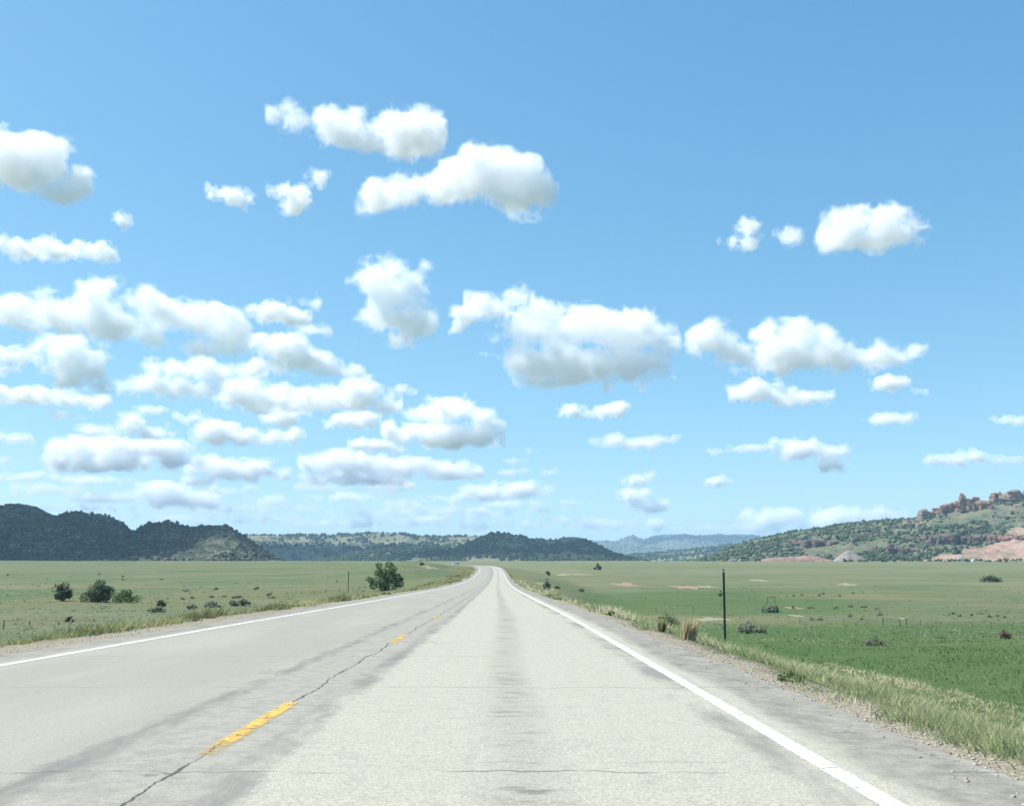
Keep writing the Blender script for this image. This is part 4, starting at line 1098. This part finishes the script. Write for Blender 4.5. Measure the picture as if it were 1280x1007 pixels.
    for th, dn, ad in shells:
        mat = bpy.data.materials.new('cloud_vapour'); mat.use_nodes = True; nt = mat.node_tree; nt.nodes.clear()
        ou = nt.nodes.new('ShaderNodeOutputMaterial'); v = nt.nodes.new('ShaderNodeVolumeScatter'); nt.links.new(v.outputs[0], ou.inputs['Volume'])
        v.inputs['Color'].default_value = (1, 1, 1, 1); v.inputs['Anisotropy'].default_value = .1
        v.inputs['Density'].default_value = dn / (mfp * m)
        vm = N('GeometryNodeVolumeToMesh'); vm.inputs['Threshold'].default_value = th; vm.inputs['Adaptivity'].default_value = ad
        L(vc.outputs[0], vm.inputs[0])
        sm = N('GeometryNodeSetMaterial'); L(vm.outputs[0], sm.inputs[0]); sm.inputs['Material'].default_value = mat
        L(sm.outputs[0], jn.inputs[0])
    L(jn.outputs[0], go.inputs[0])
    o.modifiers.new('volume', 'NODES').node_group = g
    nm = bpy.data.meshes.new_from_object(o.evaluated_get(bpy.context.evaluated_depsgraph_get()))
    o.modifiers.clear(); o.data = nm; bpy.data.meshes.remove(me); bpy.data.node_groups.remove(g)
    nm.name = 'cloud'
    TRI[0] += sum(len(p.vertices) - 2 for p in nm.polygons) 
    s = m * step
    o.scale = (s, s * 1.2, s)
    loc = ray(cx, y1) * D + Vector(((x0 - cx) * m, -dmax * m, CAMZ))
    rm = Matrix.Rotation(-R(rot), 4, 'Z')
    o.location = rm @ loc; o.rotation_euler = (0, 0, -R(rot))
    if stuff: tag(o, label, kind='stuff')
    else: tag(o, label, 'cloud', CG)
    return o

cloud('big white cloud at the left edge near the top with a ragged lower tail', [(15, 192, 52, 35), (57, 182, 18, 16), (45, 225, 20, 7), (98, 222, 16, 14), (70, 241, 15, 9), (80, 228, 18, 8)])
cloud('two lobed cloud highest in the sky, left of centre', [(370, 147, 30, 12), (412, 145, 32, 17), (440, 168, 30, 12), (455, 176, 22, 11), (510, 162, 43, 24), (482, 154, 20, 8), (528, 175, 22, 13), (490, 180, 25, 8)], H=1150)
cloud('club shaped cloud with a long left arm and a tall rounded right head, top centre', [(468, 243, 22, 19), (495, 238, 24, 15), (522, 238, 28, 15), (550, 232, 26, 18), (578, 220, 28, 21), (602, 212, 28, 27), (627, 198, 26, 20), (650, 215, 28, 26), (670, 236, 24, 23), (655, 251, 32, 10), (682, 251, 12, 11)])
cloud('small wispy puff left of the three small puffs under the highest cloud', [(275, 241, 11, 9), (297, 245, 16, 9)], mfp=6, wisp=.3)
cloud('small ball like puff in the middle of the three small puffs', [(353, 240, 14, 8), (367, 249, 16, 14)], H=1150)
cloud('smallest puff, upper right of the small ball like puff', [(397, 221, 11, 8), (389, 232, 5, 5)], H=1150, mfp=8, wisp=.4)
cloud('tiny faint wisp between the big left edge cloud and the low chain below it', [(149, 272, 9, 7), (158, 279, 7, 4)], mfp=8, wisp=.5)
cloud('chain of three small humps at the left edge, pointing right', [(26, 312, 22, 10), (60, 308, 16, 12), (80, 315, 24, 8), (110, 313, 20, 8), (132, 318, 12, 5), (2, 306, 10, 7)])
cloud('longest cloud, a thick sloping band from the left edge down to the right', [(15, 386, 36, 13), (58, 392, 42, 17), (105, 388, 42, 20), (115, 357, 19, 14), (130, 402, 45, 19), (160, 376, 22, 11), (192, 379, 28, 17), (220, 392, 45, 20), (260, 402, 38, 19), (285, 416, 28, 17), (270, 430, 28, 10), (292, 441, 10, 8), (182, 420, 17, 8), (120, 412, 30, 9), (55, 366, 14, 7)], mfp=6)
cloud('ragged cloud stacked in steps under the long sloping band', [(70, 430, 30, 12), (85, 452, 34, 14), (97, 466, 28, 13), (112, 479, 24, 7), (133, 477, 11, 8)], mfp=8, wisp=.25)
cloud('small cloud cut by the left frame edge beside the stepped one', [(10, 445, 25, 9), (5, 459, 12, 7)])
cloud('long flat streak of cloud at the left edge under the stepped one', [(30, 495, 58, 9), (90, 500, 36, 8), (80, 517, 16, 5)])
cloud('pale ragged cloud between the stepped one and the twin humped row', [(185, 481, 32, 10), (238, 486, 33, 9), (207, 459, 22, 7), (250, 459, 28, 11), (280, 466, 20, 11), (244, 496, 9, 5)], mfp=9, wisp=.4)
cloud('small smooth lens shaped cloud right above the pyramid shaped one', [(340, 391, 28, 11), (318, 387, 18, 8), (365, 395, 19, 9)])
cloud('thin wisp right of the small lens shaped cloud', [(373, 376, 10, 5), (396, 375, 6, 8), (392, 412, 18, 6)], mfp=12, wisp=.7)
cloud('pyramid shaped cloud with a long tail to the right', [(352, 437, 32, 15), (338, 456, 34, 8), (388, 451, 34, 12), (425, 463, 24, 5), (320, 428, 14, 8)])
cloud('row of humps with flat grey bottom in the middle of the left sky', [(300, 488, 30, 16), (328, 492, 28, 12), (350, 500, 58, 11), (385, 491, 28, 10), (415, 498, 28, 11), (452, 490, 22, 16), (470, 503, 28, 6), (266, 498, 10, 4)])
cloud('small cloud hanging just under the row of humps', [(350, 521, 22, 10), (376, 515, 9, 5)])
cloud('slug shaped small cloud below right of the row of humps', [(450, 523, 24, 9), (425, 526, 16, 6)])
cloud('small faint puff right of the row of humps', [(502, 488, 15, 6)], mfp=8, wisp=.3)
cloud('low wide cloud under the small hanging one, left centre', [(272, 540, 28, 12), (300, 545, 34, 9), (340, 547, 28, 6), (368, 540, 7, 4)])
cloud('broad double decked cloud centre left, close to the middle', [(528, 514, 22, 9), (560, 512, 40, 13), (600, 519, 20, 11), (520, 540, 38, 9), (570, 545, 50, 12), (605, 548, 22, 9), (610, 530, 18, 9)])
cloud('tall standing cloud above the centre, wider at head and foot', [(465, 340, 29, 17), (490, 334, 25, 12), (512, 350, 14, 16), (490, 366, 32, 19), (478, 381, 22, 17), (500, 396, 36, 17), (520, 407, 22, 16), (458, 395, 13, 11), (506, 419, 28, 9)])
cloud('largest cloud in the centre, with a dome on top and a grey flat base', [(612, 376, 27, 11), (640, 365, 22, 11), (652, 359, 8, 7), (678, 393, 30, 22), (680, 412, 45, 15), (728, 405, 50, 19), (770, 412, 52, 18), (808, 412, 22, 13), (824, 430, 22, 9), (834, 425, 13, 6), (662, 450, 36, 21), (700, 455, 50, 23), (740, 456, 48, 22), (780, 456, 40, 17), (800, 447, 38, 14), (806, 468, 24, 7), (728, 471, 68, 9)], H=1500)
cloud('ragged little cloud detached at the left of the largest cloud', [(580, 390, 13, 9), (574, 406, 8, 9)], mfp=8, wisp=.4)
cloud('bright compact heap cloud alone high on the right', [(1052, 289, 25, 20), (1075, 275, 24, 19), (1105, 284, 38, 18), (1128, 289, 20, 15), (1080, 298, 40, 11), (1148, 298, 7, 6)])
cloud('thin curved wisp farthest left of the bright compact heap', [(936, 285, 10, 13), (935, 302, 12, 8), (914, 300, 12, 5)], mfp=11, wisp=.6)
cloud('small wisp between the curved wisp and the bright compact heap', [(986, 297, 14, 9)], mfp=11, wisp=.6)
cloud('long cloud tapering to the right, middle of the right sky', [(893, 425, 30, 19), (916, 440, 30, 11), (958, 413, 16, 13), (1000, 421, 35, 19), (985, 440, 48, 17), (1030, 441, 40, 15), (1070, 448, 44, 10), (1110, 445, 25, 9), (1099, 434, 8, 7), (1138, 440, 13, 5), (985, 455, 38, 6)])
cloud('small cloud with a left hump under the long tapering one', [(944, 489, 28, 13), (951, 482, 11, 8), (990, 497, 30, 8), (1016, 498, 18, 6)])
cloud('small oval cloud under the right end of the long tapering one', [(1113, 478, 22, 9), (1150, 489, 7, 3)])
cloud('thin flat cloud below the small oval one', [(1115, 523, 28, 6)], mfp=7)
cloud('left one of two tiny clouds below the largest cloud', [(717, 513, 16, 7), (736, 516, 13, 4)])
cloud('right one of two tiny clouds below the largest cloud', [(768, 512, 20, 7)])
cloud('flat thin cloud under the two tiny ones', [(768, 550, 26, 7), (792, 553, 34, 7), (835, 548, 18, 4)], mfp=7)
cloud('domed little cloud low on the right with a small one below it', [(1000, 561, 30, 12), (1030, 566, 20, 7), (1040, 580, 15, 5)])
cloud('pair of low flat clouds at the right frame edge', [(1192, 575, 29, 6), (1215, 571, 18, 7), (1262, 574, 18, 5)])
cloud('small cloud cut by the right frame edge above the pair', [(1264, 524, 20, 6)])
cloud('tiny flat cloud left of the domed little cloud', [(940, 559, 18, 5), (896, 565, 8, 3)], mfp=7)
cloud('tiny oval cloud alone under the flat thin cloud', [(897, 601, 15, 5)])
cloud('upper one of the two stacked small clouds above the blue ridge', [(800, 600, 17, 8)])
cloud('lower one of the two stacked small clouds above the blue ridge', [(795, 618, 19, 8), (812, 632, 21, 6)], mfp=6)
cloud('small cloud resting just over the blue ridge', [(823, 656, 14, 8), (842, 662, 10, 4)], mfp=6)
cloud('long bright bank resting on the slope of the right hill', [(968, 650, 34, 13), (945, 658, 20, 8), (1045, 648, 36, 12), (1078, 647, 26, 8), (1110, 644, 22, 6), (1010, 656, 30, 7)], mfp=6)
cloud('peaked cloud above the big bank at the lower left', [(160, 531, 18, 14), (130, 538, 25, 6), (190, 541, 20, 6)], mfp=7)
cloud('big layered bank low on the left', [(95, 560, 38, 13), (150, 562, 50, 13), (200, 561, 40, 13), (130, 578, 62, 7), (222, 575, 28, 8)], mfp=6)
cloud('ragged bank joining the big layered bank on its right', [(265, 580, 32, 11), (300, 588, 45, 11), (340, 591, 20, 8), (247, 602, 12, 4)], mfp=7)
cloud('long bank of low humps left of the centre', [(415, 577, 38, 13), (455, 582, 35, 11), (500, 585, 44, 10), (550, 588, 40, 10), (582, 592, 18, 6), (430, 597, 46, 5)], mfp=6)
cloud('small clouds between the long bank and the double decked cloud', [(465, 556, 25, 8), (492, 560, 14, 4)])
cloud('flat cloud with two humps over the middle hills', [(612, 615, 30, 9), (650, 612, 38, 9), (600, 621, 24, 4)], mfp=6)
cloud('thin cloud pieces under the long bank', [(400, 609, 28, 4), (485, 606, 30, 9)], mfp=7)
cloud('low rounded bank above the dark hills on the left', [(195, 615, 32, 10), (232, 626, 42, 8)], mfp=7)
cloud('thin pieces of far cloud low over the hills', [(45, 612, 45, 6), (340, 627, 28, 8), (375, 634, 14, 4), (500, 632, 30, 6), (550, 636, 30, 4)], mfp=11, stuff=True, wisp=.3, step=1.7)
cloud('tiny far cloud bits near the centre horizon', [(642, 577, 8, 3), (667, 563, 7, 4), (642, 589, 14, 3), (687, 590, 8, 4), (718, 628, 14, 5), (680, 637, 16, 4), (745, 655, 30, 6), (700, 650, 14, 4), (660, 656, 18, 4)], mfp=10, stuff=True, wisp=.3, step=1.6)
cloud('thin streaks of far cloud above the left hills', [(30, 596, 40, 4), (105, 600, 34, 4), (130, 622, 40, 5), (85, 636, 46, 4), (285, 612, 26, 4), (290, 636, 34, 4), (330, 648, 38, 4), (230, 650, 30, 3)], mfp=7.5, stuff=True, wisp=.2, step=1.8)
cloud('thin streaks of far cloud over the middle hills', [(430, 622, 34, 5), (460, 640, 40, 4), (420, 654, 46, 4), (520, 650, 40, 4), (590, 640, 34, 4), (640, 630, 26, 4), (560, 622, 24, 4), (610, 657, 34, 4), (790, 655, 16, 3), (900, 660, 26, 4)], mfp=7.5, stuff=True, wisp=.2, step=1.8)
cloud('little cloud bits at the left edge over the streak', [(12, 548, 24, 7), (3, 574, 12, 4)], mfp=8, stuff=True)
cloud('faint cloud scraps between the larger clouds on the left', [(190, 512, 16, 4), (238, 522, 22, 5), (222, 520, 14, 4)], mfp=10, stuff=True, wisp=.4)
# the same sky goes on outside the frame; the first three are unseen clouds added to shade the hills
cloud('large unseen cloud added outside the frame to the left to shade the dark hills', [(590, -82, 200, 60), (450, -92, 150, 55), (690, -87, 120, 50), (600, -112, 140, 50)], rot=-47.4, step=6, mfp=9)
cloud('high unseen cloud added outside the frame to shade the foot of the middle hill', [(640, -266, 95, 40), (590, -257, 60, 35)], H=2600, rot=-36, step=5, mfp=6)
cloud('high unseen cloud added outside the frame to shade the foot of the long mesa', [(640, -117, 150, 35), (560, -113, 90, 35)], H=2600, rot=-38, step=6, mfp=4)
for lab, px, py, w, h, rt in (('wide cloud over the plain left of the view', 640, 240, 110, 40, -75), ('small low cloud over the plain left of the view', 500, 420, 90, 25, -60), ('middle sized cloud just right of the view', 760, 330, 80, 30, 60),
                             ('low flat cloud over the plain right of the view', 600, 450, 100, 25, 75), ('high cloud to the right, slightly behind the camera', 640, 180, 120, 45, 100), ('broad cloud behind the camera on the right', 640, 350, 100, 35, 140),
                             ('cloud behind the camera on the left', 560, 280, 100, 40, -140), ('low cloud straight behind the camera', 640, 420, 90, 25, 180)):
    cloud(lab, [(px, py, w, h), (px + w * .7, py + h * .25, w * .6, h * .6), (px - w * .6, py + h * .2, w * .6, h * .5)], rot=rt, step=4, mfp=7)
print('VOXELS', VOX[0], TRI[0])
